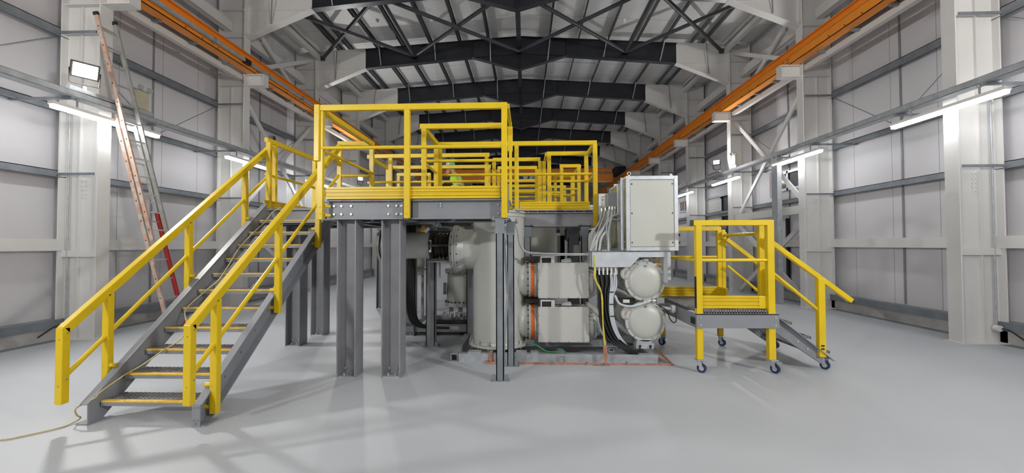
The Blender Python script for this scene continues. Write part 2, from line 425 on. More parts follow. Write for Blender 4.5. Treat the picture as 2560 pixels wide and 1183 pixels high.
# ---- purlins
P_X = [1.08, 2.10, 3.12, 4.12, 5.02, 5.98, 6.32, 7.1]
for sgn, nm in ((-1, 'left'), (1, 'right')):
    for k, x in enumerate(P_X):
        if k == 6: x = 6.36
        z = raf_top(x) + .01
        b = MB(); X = sgn*x
        white = k == 7
        b.box(X-.006, X+.006, CY(0), YE-.01, z, z+.17); b.box(X-.045, X+.006, CY(0), YE-.01, z, z+.012); b.box(X-.006, X+.045, CY(0), YE-.01, z+.16, z+.172)
        o = b.build('roof_purlin', 'white_steel' if white else 'purlin')
        tag(o, 'dark steel roof purlin %s the ridge, %s one out' % (nm + ' of', ORD[k+1].replace('nearest', 'first')) if not white else 'white steel purlin under the %s eaves' % nm, 'purlin')
b = MB(); b.c(0, (CY(1)+YE)/2, 8.62, .15, YE-CY(1)-.3, .18); tag(b.build('ridge_beam', 'dark_tube'), 'dark box beam running along the ridge of the roof', 'beam')
for sgn, nm in ((-1, 'left'), (1, 'right')):
    b = MB()
    for k in range(1, 11): b.box(sgn*7.62, sgn*7.80, CY(k)+.02, CY(k+1)-.02, 7.36, 7.60)
    b.box(sgn*7.60, sgn*7.66, CY(0), YE-.05, 7.60, 7.62)
    tag(b.build('eaves_beam', 'white_steel'), 'white box eaves beam between the %s columns' % nm, 'beam')
    b = MB()
    for k in range(1, 11): b.box(sgn*7.04, sgn*7.18, CY(k)+.02, CY(k+1)-.02, 8.22, 8.36)
    tag(b.build('eaves_strut', 'white_steel'), 'white strut just under the roof by the %s knees' % nm, 'beam')
    b = MB()
    for k in range(0, 11): b.box(sgn*7.26, sgn*7.38, CY(k)+.02, CY(k+1)-.02, 6.0, 6.13)
    tag(b.build('crane_rail_strut', 'white_steel'), 'long white tie tube below the crane beam on the %s side' % nm, 'beam')
# ---- wind bracing (bay 2-3) in the walls and roof
for sgn, nm in ((-1, 'left'), (1, 'right')):
    ya, yb = CY(2)+.05, CY(3)-.05; X = sgn*7.42
    def br(name, p, q, lab, wd=.12):
        b = MB(); b.bar((X, p[0], p[1]), (X, q[0], q[1]), .05, wd, (1, 0, 0)) if False else b.bar((X, p[0], p[1]), (X, q[0], q[1]), .05, wd)
        return tag(b.build(name, 'white_steel'), lab, 'brace')
    ym = (ya+yb)/2
    br('wall_brace', (ya, 6.3), (yb, 8.2), 'white diagonal brace above the %s crane beam, rising away' % nm)
    X = sgn*7.48
    br('wall_brace', (ya, 8.2), (yb, 6.3), 'white diagonal brace above the %s crane beam, falling away' % nm)
    X = sgn*7.42
    br('wall_brace', (ya+.1, 2.65), (yb, 5.8), 'white diagonal brace below the %s crane beam, rising away' % nm)
    X = sgn*7.48
    br('wall_brace', (ya+.1, 5.8), (yb-.1, 2.65), 'white diagonal brace below the %s crane beam, falling away' % nm)
    X = sgn*7.42
    br('wall_brace', (ya, .05), (yb, 2.35), 'white diagonal brace near the floor on the %s wall, rising away' % nm, .13)
    X = sgn*7.48
    br('wall_brace', (ya, 2.35), (yb, .05), 'white diagonal brace near the floor on the %s wall, falling away' % nm, .13)
    b = MB(); b.box(sgn*7.34, sgn*7.56, CY(2)+.01, CY(3)-.01, 2.40, 2.62)
    tag(b.build('bracing_beam', 'white_steel'), 'thick white horizontal beam in the braced bay of the %s wall' % nm, 'beam')
nodes3 = [-6.95, -3.68, 0, 3.68, 6.95]; yn3, yn2 = CY(3)-.12, CY(2)+.12
def node(x, y): return (x, y, 8.25 + (.06 if abs(x) < 1 else 0) + (.06*(1-abs(x)/7)))
pl = ['between the left eaves and the first node', 'left of the ridge', 'right of the ridge', 'between the second node and the right eaves']
for k in range(4):
    for fl_ in (0, 1):
        a, c_ = (nodes3[k], nodes3[k+1]) if not fl_ else (nodes3[k+1], nodes3[k])
        za = .0 if not fl_ else .13
        b = MB(); p = Vector(node(a, yn2)); q = Vector(node(c_, yn3)); b.tube([p + Vector((0, 0, za)), q + Vector((0, 0, za*0))], .058, 14)
        b.c(q.x, q.y, q.z, .16, .03, .16)
        tag(b.build('roof_brace_tube', 'dark_tube'), 'dark diagonal roof tube %s, slanting %s' % (pl[k], 'right going away' if c_ > a else 'left going away'), 'brace')
for x, nm in ((-3.68, 'left'), (3.68, 'right')):
    b = MB(); b.tube([node(x, yn2), node(x, yn3)], .065, 14); tag(b.build('roof_strut_tube', 'dark_tube'), 'straight dark roof strut tube %s of the ridge' % nm, 'strut')

# ---- crane beams
for sgn, nm in ((-1, 'left'), (1, 'right')):
    r_ = thing('crane_rail_beam', 'orange crane runway beam along the %s wall' % nm, 'crane beam', (sgn*7.0, 20, 6.15))
    b = MB(); y0, y1 = CY(0), YE-.02
    b.box(sgn*6.90, sgn*6.914, y0, y1, 6.152, 6.36); b.box(sgn*6.90, sgn*7.14, y0, y1, 6.152, 6.166); b.box(sgn*6.90, sgn*7.02, y0, y1, 6.352, 6.366)
    b.box(sgn*7.01, sgn*7.024, y0, y1, 6.166, 6.56); b.box(sgn*6.94, sgn*7.10, y0, y1, 6.56, 6.578)
    b.build('runway_girder', 'orange', r_)
    b = MB(); b.box(sgn*6.99, sgn*7.05, y0, y1, 6.578, 6.62); b.build('rail', 'grey_steel', r_)
    b = MB()
    for k in range(1, 11):
        for dy in (-.10, -.03, .12, .19):
            b.cyl((sgn*6.90, CY(k)+dy, 6.22), (sgn*6.885, CY(k)+dy, 6.22), .012, 6); b.cyl((sgn*6.90, CY(k)+dy, 6.30), (sgn*6.885, CY(k)+dy, 6.30), .012, 6)
        for dy in (1.3, 1.75, 2.2): b.cyl((sgn*6.90, CY(k)+dy, 6.19), (sgn*6.885, CY(k)+dy, 6.19), .012, 6)
    b.build('bolts', 'black', r_)
    b = MB()
    for k in range(1, 11):
        for dy in (.9, 1.8, 2.8): b.box(sgn*7.10, sgn*7.26, CY(k)+dy, CY(k)+dy+.06, 6.10, 6.15)
    b.build('packer', 'galv_dull', r_)
b = MB(); b.box(-6.86, -6.80, CY(0), YE-.3, 6.24, 6.31)
r_ = tag(b.build('conductor_bar', 'galv'), 'silver conductor bar along the left crane beam', 'conductor bar')
b = MB()
for k in range(1, 11):
    for dy in (.3, 2.0): b.box(-6.885, -6.79, CY(k)+dy, CY(k)+dy+.03, 6.20, 6.34)
b.build('bar_hanger', 'grey_steel', r_)
b = MB(); b.c(-6.83, CY(2)-.55, 6.27, .09, .2, .12); b.build('collector_stop', 'black', r_)

# ---- crane bridge
YCB = 29.0
r_ = thing('overhead_crane', 'orange overhead crane bridge spanning the hall far behind the platforms', 'crane', (0, YCB, 6.2))
b = MB(); b.box(-6.4, 6.4, YCB, YCB+.4, 6.15, 6.98); b.box(-6.4, 6.4, YCB-.08, YCB+.48, 6.98, 7.02); b.box(-6.4, 6.4, YCB-.08, YCB+.48, 6.11, 6.15)
b.build('bridge_girder', 'orange', r_, bevel=.01)
for s_ in (-1, 1):
    b = MB(); b.box(s_*6.35, s_*7.0, YCB-1.2, YCB+1.6, 6.66, 6.94); b.build('end_carriage', 'navy', r_)
b = MB(); b.box(-.35, 1.0, YCB-.10, YCB-.085, 6.20, 6.55); sg = b.build('sign_plate', 'signblue', r_, label='blue and white sign plate')
b = MB(); b.prism([(.02, 6.50), (.42, 6.50), (.28, 6.24), (.12, 6.24)], 'y', YCB-.105, YCB-.101); b.prism([(.45, 6.22), (.55, 6.52), (.98, 6.52), (.98, 6.22)], 'y', YCB-.105, YCB-.101); b.build('sign_white_shapes', 'white_pl', sg)
b = MB()
for k in range(3): b.box(.68, .9, YCB-.112, YCB-.106, 6.30+k*.06, 6.33+k*.06)
b.build('sign_blue_marks', 'signblue', sg)
b = MB()
for x0, x1 in ((4.9, 5.1), (5.15, 5.4), (5.45, 5.6), (5.7, 5.95), (6.0, 6.25)): b.box(x0, x1, YCB-.095, YCB-.082, 6.62, 6.78)
b.build('girder_lettering', 'grey_steel', r_)

# ================================================================== LIGHTING
def tray(sgn, nm):
    r_ = thing('cable_tray', 'galvanised steel light tray running along the %s wall' % nm, 'cable tray', (sgn*7.1, 20, 4.0))
    b = MB(); y0, y1 = YB+.1, YE-.1
    b.box(sgn*7.0, sgn*7.006, y0, y1, 3.99, 4.10); b.box(sgn*7.0, sgn*7.195, y0, y1, 4.0, 4.006); b.box(sgn*7.19, sgn*7.196, y0, y1, 4.0, 4.10); b.box(sgn*7.0, sgn*7.03, y0, y1, 4.096, 4.10)
    b.build('tray_channel', 'galv', r_)
    b = MB()
    for k in range(0, 11):
        for dy in (-.7, .75):
            b.box(sgn*7.0, sgn*8.05, CY(k)+dy-.02, CY(k)+dy+.02, 3.95, 3.99); b.mark()
    build_pieces(b, 'support_arm', 'galv_dull', r_)
for sgn, nm in ((-1, 'left'), (1, 'right')):
    tray(sgn, nm)
    for i in range(-1, 12):
        Y = CY(i); X = sgn*7.04
        if i == 11: continue
        lab = '%s glowing strip light on the %s wall counting from the camera' % (ORD[i], nm) if i > 0 else 'glowing strip light on the %s wall beside or behind the camera' % nm
        r_ = thing('strip_light', lab.capitalize() if 0 else lab, 'light', (X, Y-.05, 3.74), None if i > 0 else 'strip lights behind the camera')
        b = MB(); b.box(X-.05, X+.05, Y-.97, Y+.87, 3.79, 3.84); b.build('housing', 'white_pl', r_)
        b = MB(); b.prism([(X-.046, 3.79), (X+.046, 3.79), (X+.036, 3.735), (X-.036, 3.735)], 'y', Y-.95, Y+.85); b.build('diffuser', 'tube', r_)
        b = MB()
        for dy in (-.6, .5): b.box(X-.01, X+.01, Y+dy-.01, Y+dy+.01, 3.83, 4.0); b.cyl((X, Y+dy, 3.96), (X, Y+dy, 3.99), .03, 10); b.mark()
        build_pieces(b, 'hanger', 'galv', r_)
def flood(X, Y, Z, aim, label, size=.17, power=FLOOD_W):
    r_ = thing('flood_light', label, 'flood light', (X, Y, 4.1))
    p = Vector((X, Y, Z)); d = (Vector(aim)-p).normalized()
    x = d.cross(Vector((0, 0, 1))).normalized(); u = x.cross(d)
    b = MB(); b.bar(p - d*.06, p, size*2, size*1.5); b.build('lamp_head', 'blackpl', r_)
    b = MB(); vs = [p + d*.002 + x*sx*size*.85 + u*su*size*.62 for sx, su in ((-1, -1), (1, -1), (1, 1), (-1, 1))]
    b.add(vs, [(0, 1, 2, 3), ]); b.add([v + d*.004 for v in vs], [(0, 1, 2, 3)]); b.build('lamp_face', 'lampface', r_)
    b = MB()
    for s_ in (-1, 1): b.bar(p - d*.03 + x*s_*size*1.05, p + x*s_*size*1.0 + Vector((0, 0, -.24)) - d*.05, .012, .03)
    b.bar(p + x*size*1.0 + Vector((0, 0, -.24)) - d*.05, p - x*size*1.0 + Vector((0, 0, -.24)) - d*.05, .03, .012)
    b.build('yoke', 'blackpl', r_)
    sx = 1 if X > 0 else -1
    b = MB(); b.box(X-.03, X+.03, Y-.25, Y+.85, 4.12, 4.18); b.box(X-.01, X+.01, Y-.02, Y+.02, 4.1, 4.24); b.build('perforated_channel', 'galv', r_)
    L = bpy.data.lights.new('flood_lamp', 'AREA'); L.shape = 'RECTANGLE'; L.size = size*1.7; L.size_y = size*1.2; L.energy = power; L.color = (1, .985, .95)
    lo = bpy.data.objects.new('flood_lamp', L); COL.objects.link(lo); lo.parent = r_
    q = p + d*.02; mm = Matrix((x, u, -d)).transposed().to_4x4(); mm.translation = q - Vector(r_['_o']); lo.matrix_local = mm
    return r_
flood(-7.05, 6.45, 4.50, (1.5, 1.0, 0.0), 'bright flood lamp on the left wall beside the ladder top', .17, 190)
flood(6.93, 14.55, 4.50, (1, 6, 7.0), 'bright flood lamp on the right wall above the tray', .11, 80)
flood(-6.93, 17.4, 4.50, (-1, 8, 7), 'bright flood lamp on the left wall seen past the platform railings', power=120, size=.11)
flood(7.05, -.9, 4.50, (-1, 7.0, 7.2), 'unseen fill flood on the right wall behind the camera', .26, 430)  # unseen fill light, boosted and tilted up to brighten front faces and roof
flood(-7.05, -4.2, 4.50, (0, 7.0, 7.2), 'added fill flood on the left wall behind the camera, out of view', .26, 430)  # second unseen fill, added for more light from the camera side and onto the roof
# junction boxes beside the floods
for sgn, Y, nm in ((-1, 7.45, 'left'), (1, 13.6, 'right')):
    r_ = thing('junction_box', 'beige junction box beside the %s wall flood lamp' % nm, 'junction box', (sgn*7.08, Y, 4.2))
    b = MB(); b.c(sgn*7.08, Y, 4.37, .10, .26, .34); b.build('enclosure', 'beige', r_, bevel=.01)
    b = MB()
    for dy in (-.08, .10): b.cyl((sgn*7.02, Y+dy, 4.60), (sgn*7.02, Y+dy+.05, 4.60), .045, 12)
    b.box(sgn*7.05, sgn*7.09, Y-.16, Y+.16, 4.55, 4.57); b.build('twin_lamp', 'grey_pvc', r_)
    b = MB(); b.box(sgn*7.02, sgn*7.14, Y-.2, Y+.2, 4.11, 4.19); b.build('bracket', 'galv', r_)

# ================================================================== RIGHT-WALL OPENINGS
def hi_window(n, y0, y1, z0, z1, lb):
    r_ = bpy.data.objects.new('window_%d' % n, None); COL.objects.link(r_); r_.location = (WX, (y0+y1)/2, z0); r_['_o'] = [WX, (y0+y1)/2, z0]; r_['kind'] = 'structure'; r_['label'] = lb
    b = MB(); t = .07
    for a, c_, d, e in ((y0, y1, z0, z0+t), (y0, y1, z1-t, z1), (y0, y0+t, z0, z1), (y1-t, y1, z0, z1), ((y0+y1)/2-t/2, (y0+y1)/2+t/2, z0, z1)): b.box(WX-.05, WX+.0, a, c_, d, e)
    b.build('window_frame', 'alu', r_)
    b = MB(); b.box(WX-.02, WX, (y0+y1)/2, y1-t, z0+t, z1-t); b.build('window_pane', 'darkglass', r_)
    b = MB(); b.box(WX-.02, WX, y0+t, (y0+y1)/2, z0+t, z1-t); b.build('window_pane', 'darkgap', r_)
hi_window(1, 11.6, 13.3, 3.22, 3.80, 'brown and black high window in the braced bay')
hi_window(2, 19.6, 21.0, 3.22, 3.80, 'small brown high window past the fourth right column')
r_ = bpy.data.objects.new('window_3', None); COL.objects.link(r_); r_.location = (WX, 17, 2); r_['_o'] = [WX, 17, 2]; r_['kind'] = 'structure'; r_['label'] = 'pale louvred hatch leaf slid open on the right wall'
b = MB(); b.box(WX-.06, WX-.03, 16.5, 17.62, 2.05, 3.50)
for k in range(14): b.box(WX-.075, WX-.06, 16.58, 17.54, 2.12+k*.095, 2.18+k*.095)
b.box(WX-.09, WX-.03, 16.5, 16.57, 2.05, 3.5); b.box(WX-.09, WX-.03, 16.5, 17.62, 3.44, 3.5); b.build('hatch_leaf', 'cover', r_)
b = MB(); b.box(WX-.02, WX, 15.9, 16.5, 1.75, 3.5); b.build('hatch_opening', 'darkgap', r_)
b = MB(); b.box(WX-.14, WX, 15.0, 17.9, 3.50, 3.58); b.box(WX-.14, WX, 15.0, 16.6, 2.72, 2.80); b.build('hatch_rail', 'galv_dull', r_)
b = MB(); b.box(7.0, 7.12, 11.22, 11.48, 0, 3.99); r_ = tag(b.build('cable_trunking', 'galv', bevel=.004), 'tall galvanised trunking post rising to the light tray behind the mobile platform', 'trunking')
b = MB(); b.tube([(8.02, 12.45, .35), (8.02, 12.45, 2.38)], .05, 12); tag(b.build('downpipe', 'black'), 'black vertical pipe on the right wall in the braced bay', 'pipe')
b = MB(); b.tube([(8.02, 22.6, .35), (8.02, 22.6, 3.1)], .05, 12); tag(b.build('downpipe', 'black'), 'black vertical pipe on the right wall far beyond the cabinet', 'pipe')
b = MB(); b.box(7.2, 7.9, 12.35, 12.6, 2.30, 2.34); tag(b.build('pipe_bracket', 'white_steel'), 'white bracket plate over the black pipe on the right wall', 'bracket')
b = MB(); b.box(7.0, 7.12, 11.48, 11.58, 2.9, 3.6)
b.build('switch_box', 'white_pl', r_, bevel=.01, label='small white switch box')

# ================================================================== RAISED ACCESS PLATFORM
DZ = 2.16; RT = 3.30
pf = thing('access_platform', 'grey steel raised platform with yellow guard rails over the grey vessels', 'platform', (-1, 5.5, 0))
def hcol(x, y, name='support_column', w=.235, z1=1.92, mt='grey_steel'):
    b = MB(); t = .014
    b.box(x-w/2, x-w/2+t, y-w/2, y+w/2, .0, z1); b.box(x+w/2-t, x+w/2, y-w/2, y+w/2, .0, z1); b.box(x-w/2+t, x+w/2-t, y-.006, y+.006, .0, z1)
    o = b.build(name, mt, pf)
    b = MB(); b.box(x-w/2+.01, x+w/2-.01, y-w/2+.01, y+w/2-.01, 0, .012)
    for dx in (-.045, .045): b.cyl((x+dx, y-.06, .012), (x+dx, y-.06, .04), .012, 8); b.cyl((x+dx, y-.006, .09), (x+dx, y-.025, .09), .011, 8)
    b.build('foot_bolts', 'galv', o)
    return o
for x, y in ((-1.978, 5.035), (-1.433, 5.045), (-3.52, 6.55), (-3.525, 7.33), (-1.89, 7.30), (-2.72, 9.6)): hcol(x, y)
hcol(-3.5, 10.4, w=.2)
def post_leg(x, y, w, z1=1.90, mt='grey_steel', d=None):
    d = d or w; b = MB(); b.box(x-w/2, x+w/2, y, y+.012, 0, z1); b.box(x-w/2, x-w/2+.012, y, y+d, 0, z1); b.box(x+w/2-.012, x+w/2, y, y+d, 0, z1)
    o = b.build('slim_leg', mt, pf)
    b = MB(); b.box(x-w/2-.06, x+w/2+.06, y-.01, y+d+.01, 0, .01)
    for s_ in (-1, 1): b.cyl((x+s_*(w/2+.035), y+d/2, .01), (x+s_*(w/2+.035), y+d/2, .07), .010, 8); b.box(x+s_*w/2, x+s_*(w/2+.05), y, y+.01, .01, .08)
    b.build('foot_plate', 'galv_dull', o)
    b = MB(); b.box(x-w/2-.05, x+w/2+.05, y, y+.10, z1, z1+.018); b.box(x-w/2-.01, x+w/2+.01, y-.006, y, z1-.16, z1)
    for s_ in (-1, 1): b.cyl((x+s_*(w/2+.03), y+.02, z1-.02), (x+s_*(w/2+.03), y+.02, z1+.05), .01, 8)
    b.build('head_plate', 'galv_dull', o)
post_leg(-.098, 4.83, .092, mt='galv_dull'); post_leg(.008, 5.42, .092, mt='galv_dull')
post_leg(-1.30, 6.43, .14); post_leg(.235, 6.62, .11); post_leg(1.16, 6.62, .11); post_leg(1.08, 7.45, .2); post_leg(-.72, 6.9, .15)
b = MB(); b.bar((-.07, 5.0, 1.85), (-.03, 5.40, .95), .03, .03); b.bar((-.07, 5.0, .25), (-.03, 5.40, .95), .03, .03); b.box(-.075, -.045, 5.0, 5.42, 1.60, 1.66); b.build('leg_bracing', 'grey_steel', pf)
# beams
def ib(a, b_, name='edge_beam', h=.235, w=.12, mt='grey_light'):
    b = MB(); b.ibeam(a, b_, h, w); return b.build(name, mt, pf)
zc = 2.038
e1 = ib((-2.19, 4.93, zc), (-1.265, 4.93, zc)); e2 = ib((-1.165, 4.93, zc), (-.01, 4.93, zc))
b = MB(); b.box(-2.19, -2.178, 4.87, 4.99, 1.93, 2.15); b.mark(); b.box(-1.277, -1.265, 4.87, 4.99, 1.93, 2.15); build_pieces(b, 'end_plate', 'grey_light', e1)
b = MB()
for x in (-2.13, -2.04, -1.92, -1.46, -1.36, -1.30):
    for z in (1.985, 2.085): b.cyl((x, 4.925, z), (x, 4.905, z), .013, 10)
b.build('bolts', 'bolt', e1)
b = MB()
for x, z in ((-.82, 2.075), (-.82, 2.105), (-.12, 2.09), (-.12, 1.985)): b.cyl((x, 4.925, z), (x, 4.905, z), .011, 10)
b.build('bolts', 'bolt', e2)
b = MB()
for k, x in enumerate((-2.03, -2.01, -1.99, -1.97, -1.93, -1.68, -1.655, -1.63, -1.60, -1.575, -1.55)):
    b.bar((x, 4.868, 2.148 - .006*(k % 2)), (x+.018, 4.868, 2.153 - .008*((k+1) % 2)), .004, .003)
b.build('red_marking', 'marker', e1)
ib((.19, 6.68, zc-.02), (1.33, 6.68, zc-.02), mt='grey_steel'); ib((-2.25, 4.99, zc), (-2.25, 6.9, zc), 'side_beam', mt='grey_steel'); ib((-.04, 4.99, zc), (-.04, 5.6, zc), 'side_beam', mt='grey_light')
ib((-3.8, 6.10, zc), (-2.3, 6.10, zc), mt='grey_steel'); ib((-3.78, 6.16, zc), (-3.78, 7.6, zc), 'side_beam', mt='grey_steel')
ib((-1.3, 4.99, zc), (-1.3, 7.5, zc), 'joist', mt='grey_steel'); ib((1.33, 6.74, zc-.02), (1.33, 12.0, zc-.02), 'side_beam', mt='grey_steel')
for y in (7.33, 8.5, 9.6, 10.8): ib((-3.7 if y < 8 else -2.9, y, zc), (1.3, y, zc), 'cross_beam', mt='grey_steel')
ib((-2.2, 5.6, zc), (-.05, 5.6, zc), 'cross_beam', mt='grey_steel')
b = MB()
for k, (x0, x1, y0, y1) in enumerate(((-2.2, -.03, 4.88, 5.62), (-2.2, -1.25, 5.62, 7.42), (-3.8, -2.2, 6.08, 7.62), (-1.25, 1.32, 6.64, 7.45), (-2.75, -1.2, 7.45, 9.4), (-1.2, 1.32, 8.55, 9.4), (-2.75, 1.32, 9.4, 13.0))):
    b.box(x0, x1, y0, y1, 2.157, 2.175)
    for q in range(int((x1-x0)/.15)): b.box(x0+q*.15, x0+q*.15+.01, y0, y1, 2.135, 2.157)
b.build('deck_plate', 'grating', pf)
# guard rails
def kick(a, c_, z0=2.165, h=.145, out=(0, -1), parent=None, mt='yellow', nm='kick_plate'):
    a = Vector((*a, 0)); c_ = Vector((*c_, 0)); o_ = Vector((*out, 0)); b = MB()
    b.bar(a + Vector((0, 0, z0+h/2)), c_ + Vector((0, 0, z0+h/2)), .008, h)
    n = 3; st = h/n
    for k in range(n+1):
        z = min(max(z0 + k*st, z0+.012), z0+h-.012)
        b.bar(a + o_*.010 + Vector((0, 0, z)), c_ + o_*.010 + Vector((0, 0, z)), .014, .024)
    for k in range(n):
        z = z0+st*(k+.5); b.bar(a + o_*.006 + Vector((0, 0, z)), c_ + o_*.006 + Vector((0, 0, z)), .008, .012)
    return b.build(nm, mt, parent)
def rail(parent, pts, posts, zt=RT, zp=2.16, mid=True, kickout=None, topw=.055, toph=.072, pw=.068, pd=.055, zmid=2.78, name='guard_rail'):
    """one stretch of guard rail: a guard_rail part with posts as sub-parts"""
    b = MB()
    for p, q in zip(pts[:-1], pts[1:]): b.bar((*p, zt-toph/2), (*q, zt-toph/2), topw, toph)
    for p in pts[1:-1]: b.c(p[0], p[1], zt-toph/2, topw, topw, toph)
    o = b.build(name, 'yellow', parent, bevel=.006)
    for p in posts:
        z0 = p[2] if len(p) > 2 else zp
        b = MB(); b.c(p[0], p[1], (z0+zt-toph)/2, pw, pd, zt-toph-z0+.002)
        b.cyl((p[0], p[1]-pd/2, zt-.05), (p[0], p[1]-pd/2-.003, zt-.05), .01, 8)
        if z0 < 2: b.cyl((p[0], p[1]-pd/2, 2.07), (p[0], p[1]-pd/2-.006, 2.07), .011, 8); b.cyl((p[0], p[1]-pd/2, 1.985), (p[0], p[1]-pd/2-.006, 1.985), .011, 8)
        b.build('post', 'yellow', o, bevel=.005)
    if mid:
        b = MB()
        for p, q in zip(pts[:-1], pts[1:]): b.cyl((*p, zmid), (*q, zmid), .022, 12)
        b.build('mid_rail', 'yellow', o)
    if kickout:
        for (p, q, ot) in kickout: kick(p, q, out=ot, parent=o)
    return o
YF = 4.83
rail(pf, [(-2.30, YF), (-.005, YF)], [(-2.262, YF+.01, 1.915), (-1.205, YF, 1.925), (-.04, YF, 1.925)], kickout=[((-2.20, YF+.035), (-.10, YF+.035), (0, -1))])
b = MB(); b.box(-2.325, -2.262, YF-.045, YF-.005, 2.62, 3.30); b.build('corner_drop_post', 'yellow', pf, bevel=.005)
b = MB()
for z in (2.66, 3.2): b.cyl((-2.29, YF-.045, z), (-2.29, YF-.05, z), .01, 8)
for x0 in (-2.222, ):
    for z in (1.97, 2.08): b.cyl((x0, 4.86, z), (x0+.05, 4.9, z), .022, 10)
b.build('fixings', 'yellow', pf)
rail(pf, [(-2.29, YF+.03), (-2.29, 6.60)], [(-2.31, 6.60)])
rail(pf, [(0.0, YF+.03), (0.0, 5.62)], [(0.0, 5.62, 2.9)], mid=False, topw=.04, toph=.06)
b = MB(); b.box(-.02, .012, 4.9, 5.62, 1.95, 3.24) if 0 else b.c(.004, 5.62, 2.7, .04, .06, 1.2); b.build('return_post', 'yellow', pf)
b = MB(); b.prism([(4.86, 2.18), (4.9, 2.34), (5.0, 2.18), (5.2, 2.1), (4.9, 2.0)], 'x', -.012, .006); b.build('gusset', 'grey_light', pf)
rail(pf, [(-1.235, 6.60), (-1.235, 5.64), (-.06, 5.64)], [(-1.205, 5.64), (-1.235, 6.55)])
rail(pf, [(-1.235, 6.66), (1.37, 6.66)], [(-1.20, 6.66), (.065, 6.66, 2.10), (1.335, 6.62, 1.90)], kickout=[((.11, 6.68), (1.25, 6.68), (0, -1))], zmid=2.76)
rail(pf, [(1.345, 6.69), (1.345, 7.42), (.60, 7.42)], [(.64, 7.42), (1.31, 7.42)], zmid=2.76)
rail(pf, [(.60, 7.46), (.60, 7.9)], [(.57, 7.9)])
rail(pf, [(.93, 8.6), (1.36, 8.6)], [(.97, 8.6), (1.33, 8.6)])
rail(pf, [(1.36, 8.66), (1.36, 9.6), (.62, 9.6)], [(1.33, 9.6), (.65, 9.6)])
rail(pf, [(-2.84, 6.52), (-2.34, 6.56)], [(-2.81, 6.52)], zmid=2.74)
b = MB(); b.bar((-2.66, 6.0, 2.93), (-2.81, 6.48, 2.93), .05, .07); b.build('rail_link', 'yellow', pf)
rail(pf, [(-3.84, 6.22), (-3.84, 7.66)], [(-3.80, 6.24), (-3.85, 6.46), (-3.82, 7.66)], kickout=[((-3.80, 6.12), (-3.80, 7.66), (1, 0))], zmid=2.72)
rail(pf, [(-2.68, 7.50), (-.45, 7.46)], [(-2.30, 7.50), (-.50, 7.44)], kickout=[((-2.6, 7.5), (-.55, 7.46), (0, -1))])
rail(pf, [(-2.72, 7.50), (-2.76, 8.58)], [(-2.72, 8.58)])
rail(pf, [(-2.76, 8.58), (-.52, 8.58)], [(-1.95, 8.58), (-.56, 8.56)])
rail(pf, [(-2.80, 9.45), (-2.0, 9.45)], [(-2.76, 9.45), (-2.03, 9.45)])
for k, y in enumerate((7.9, 8.75, 9.6, 10.5, 11.4, 12.4)):
    x1 = .50 if k < 1 else .44 + .02*k
    rail(pf, [(-.42 + .03*k, y), (x1, y)], [(x1-.01, y), (-.40+.03*k, y)], zmid=2.74)
    if k in (2, 4): rail(pf, [(.9, y+.25), (1.36, y+.25)], [(.93, y+.25), (1.33, y+.25)])
rail(pf, [(-2.8, 12.9), (1.36, 12.9)], [(-2.77, 12.9), (-.7, 12.9), (1.33, 12.9)], kickout=[((-2.8, 12.9), (1.36, 12.9), (0, -1))])

# ================================================================== STAIRCASE
st = thing('staircase', 'grey steel staircase with yellow handrails climbing to the raised platform', 'staircase', (-3.2, 4.8, 0))
SL = .18/.22
def ztop(y): return .215 + SL*(y-3.60)
for x, s_, nm in ((-3.715, -1, 'left'), (-2.745, 1, 'right')):
    b = MB(); vd = .27
    y0, y1 = 3.56, 6.10
    web = [(y0, ztop(y0)-.0), (y1-.03, ztop(y1-.03)), (y1-.03, ztop(y1-.03)-vd), (y0+ (vd-ztop(y0))/SL, 0), (y0, 0)]
    b.prism(web, 'x', x-.005, x+.005)
    b.bar((x+s_*.035, y0, ztop(y0)), (x+s_*.035, y1-.03, ztop(y1-.03)), .075, .012)
    b.bar((x+s_*.035, y0+(vd-ztop(y0))/SL, .006), (x+s_*.035, y1-.03, ztop(y1-.03)-vd), .075, .012)
    b.box(x, x+s_*.11, y0+.0, y0+.16, 0, .012)
    if s_ > 0: b.box(x-.005, x+.07, y0-.008, y0, 0, .20)
    o = b.build('stringer', 'grey_light', st)
    b = MB()
    for n in range(1, 12):
        y = 3.66+.22*(n-1)
        for dy, dz in ((.05, -.035), (.19, -.035)): b.cyl((x+s_*.005, y+dy, .18*n+dz), (x+s_*.014, y+dy, .18*n+dz), .010, 8)
    if s_ > 0:
        for dx, z in ((.012, .17), (.05, .17), (.012, .06), (.05, .06), (.03, .03)): b.cyl((x+dx, y0-.008, z), (x+dx, y0-.014, z), .008, 8)
    b.build('bolts', 'galv_dull', o)
for n in range(1, 12):
    y = 3.66+.22*(n-1); z = .18*n; b = MB()
    b.box(-3.705, -2.755, y, y+.006, z-.045, z-.008); b.box(-3.705, -2.755, y+.235, y+.241, z-.04, z-.004)
    for x in (-3.705, -2.761): b.box(x, x+.006, y, y+.24, z-.055, z)
    for k in range(1, 7): b.box(-3.70, -2.76, y+.018+k*.032, y+.025+k*.032, z-.028, z)
    for k in range(21): b.box(-3.69+k*.0455, -3.68+k*.0455, y+.03, y+.235, z-.014, z+.001)
    o = b.build('tread', 'grating', st)
    b = MB(); b.box(-3.70, -2.76, y-.003, y+.035, z-.010, z+.003)
    for k in range(47): b.box(-3.70+k*.02, -3.69+k*.02, y+.033, y+.039, z-.008, z+.003)
    b.build('nosing', 'nosing', o)
    b = MB(); b.box(-3.70, -2.76, y-.001, y, z-.045, z-.010); b.build('front_strip', 'grey_light', o)
RS = .80
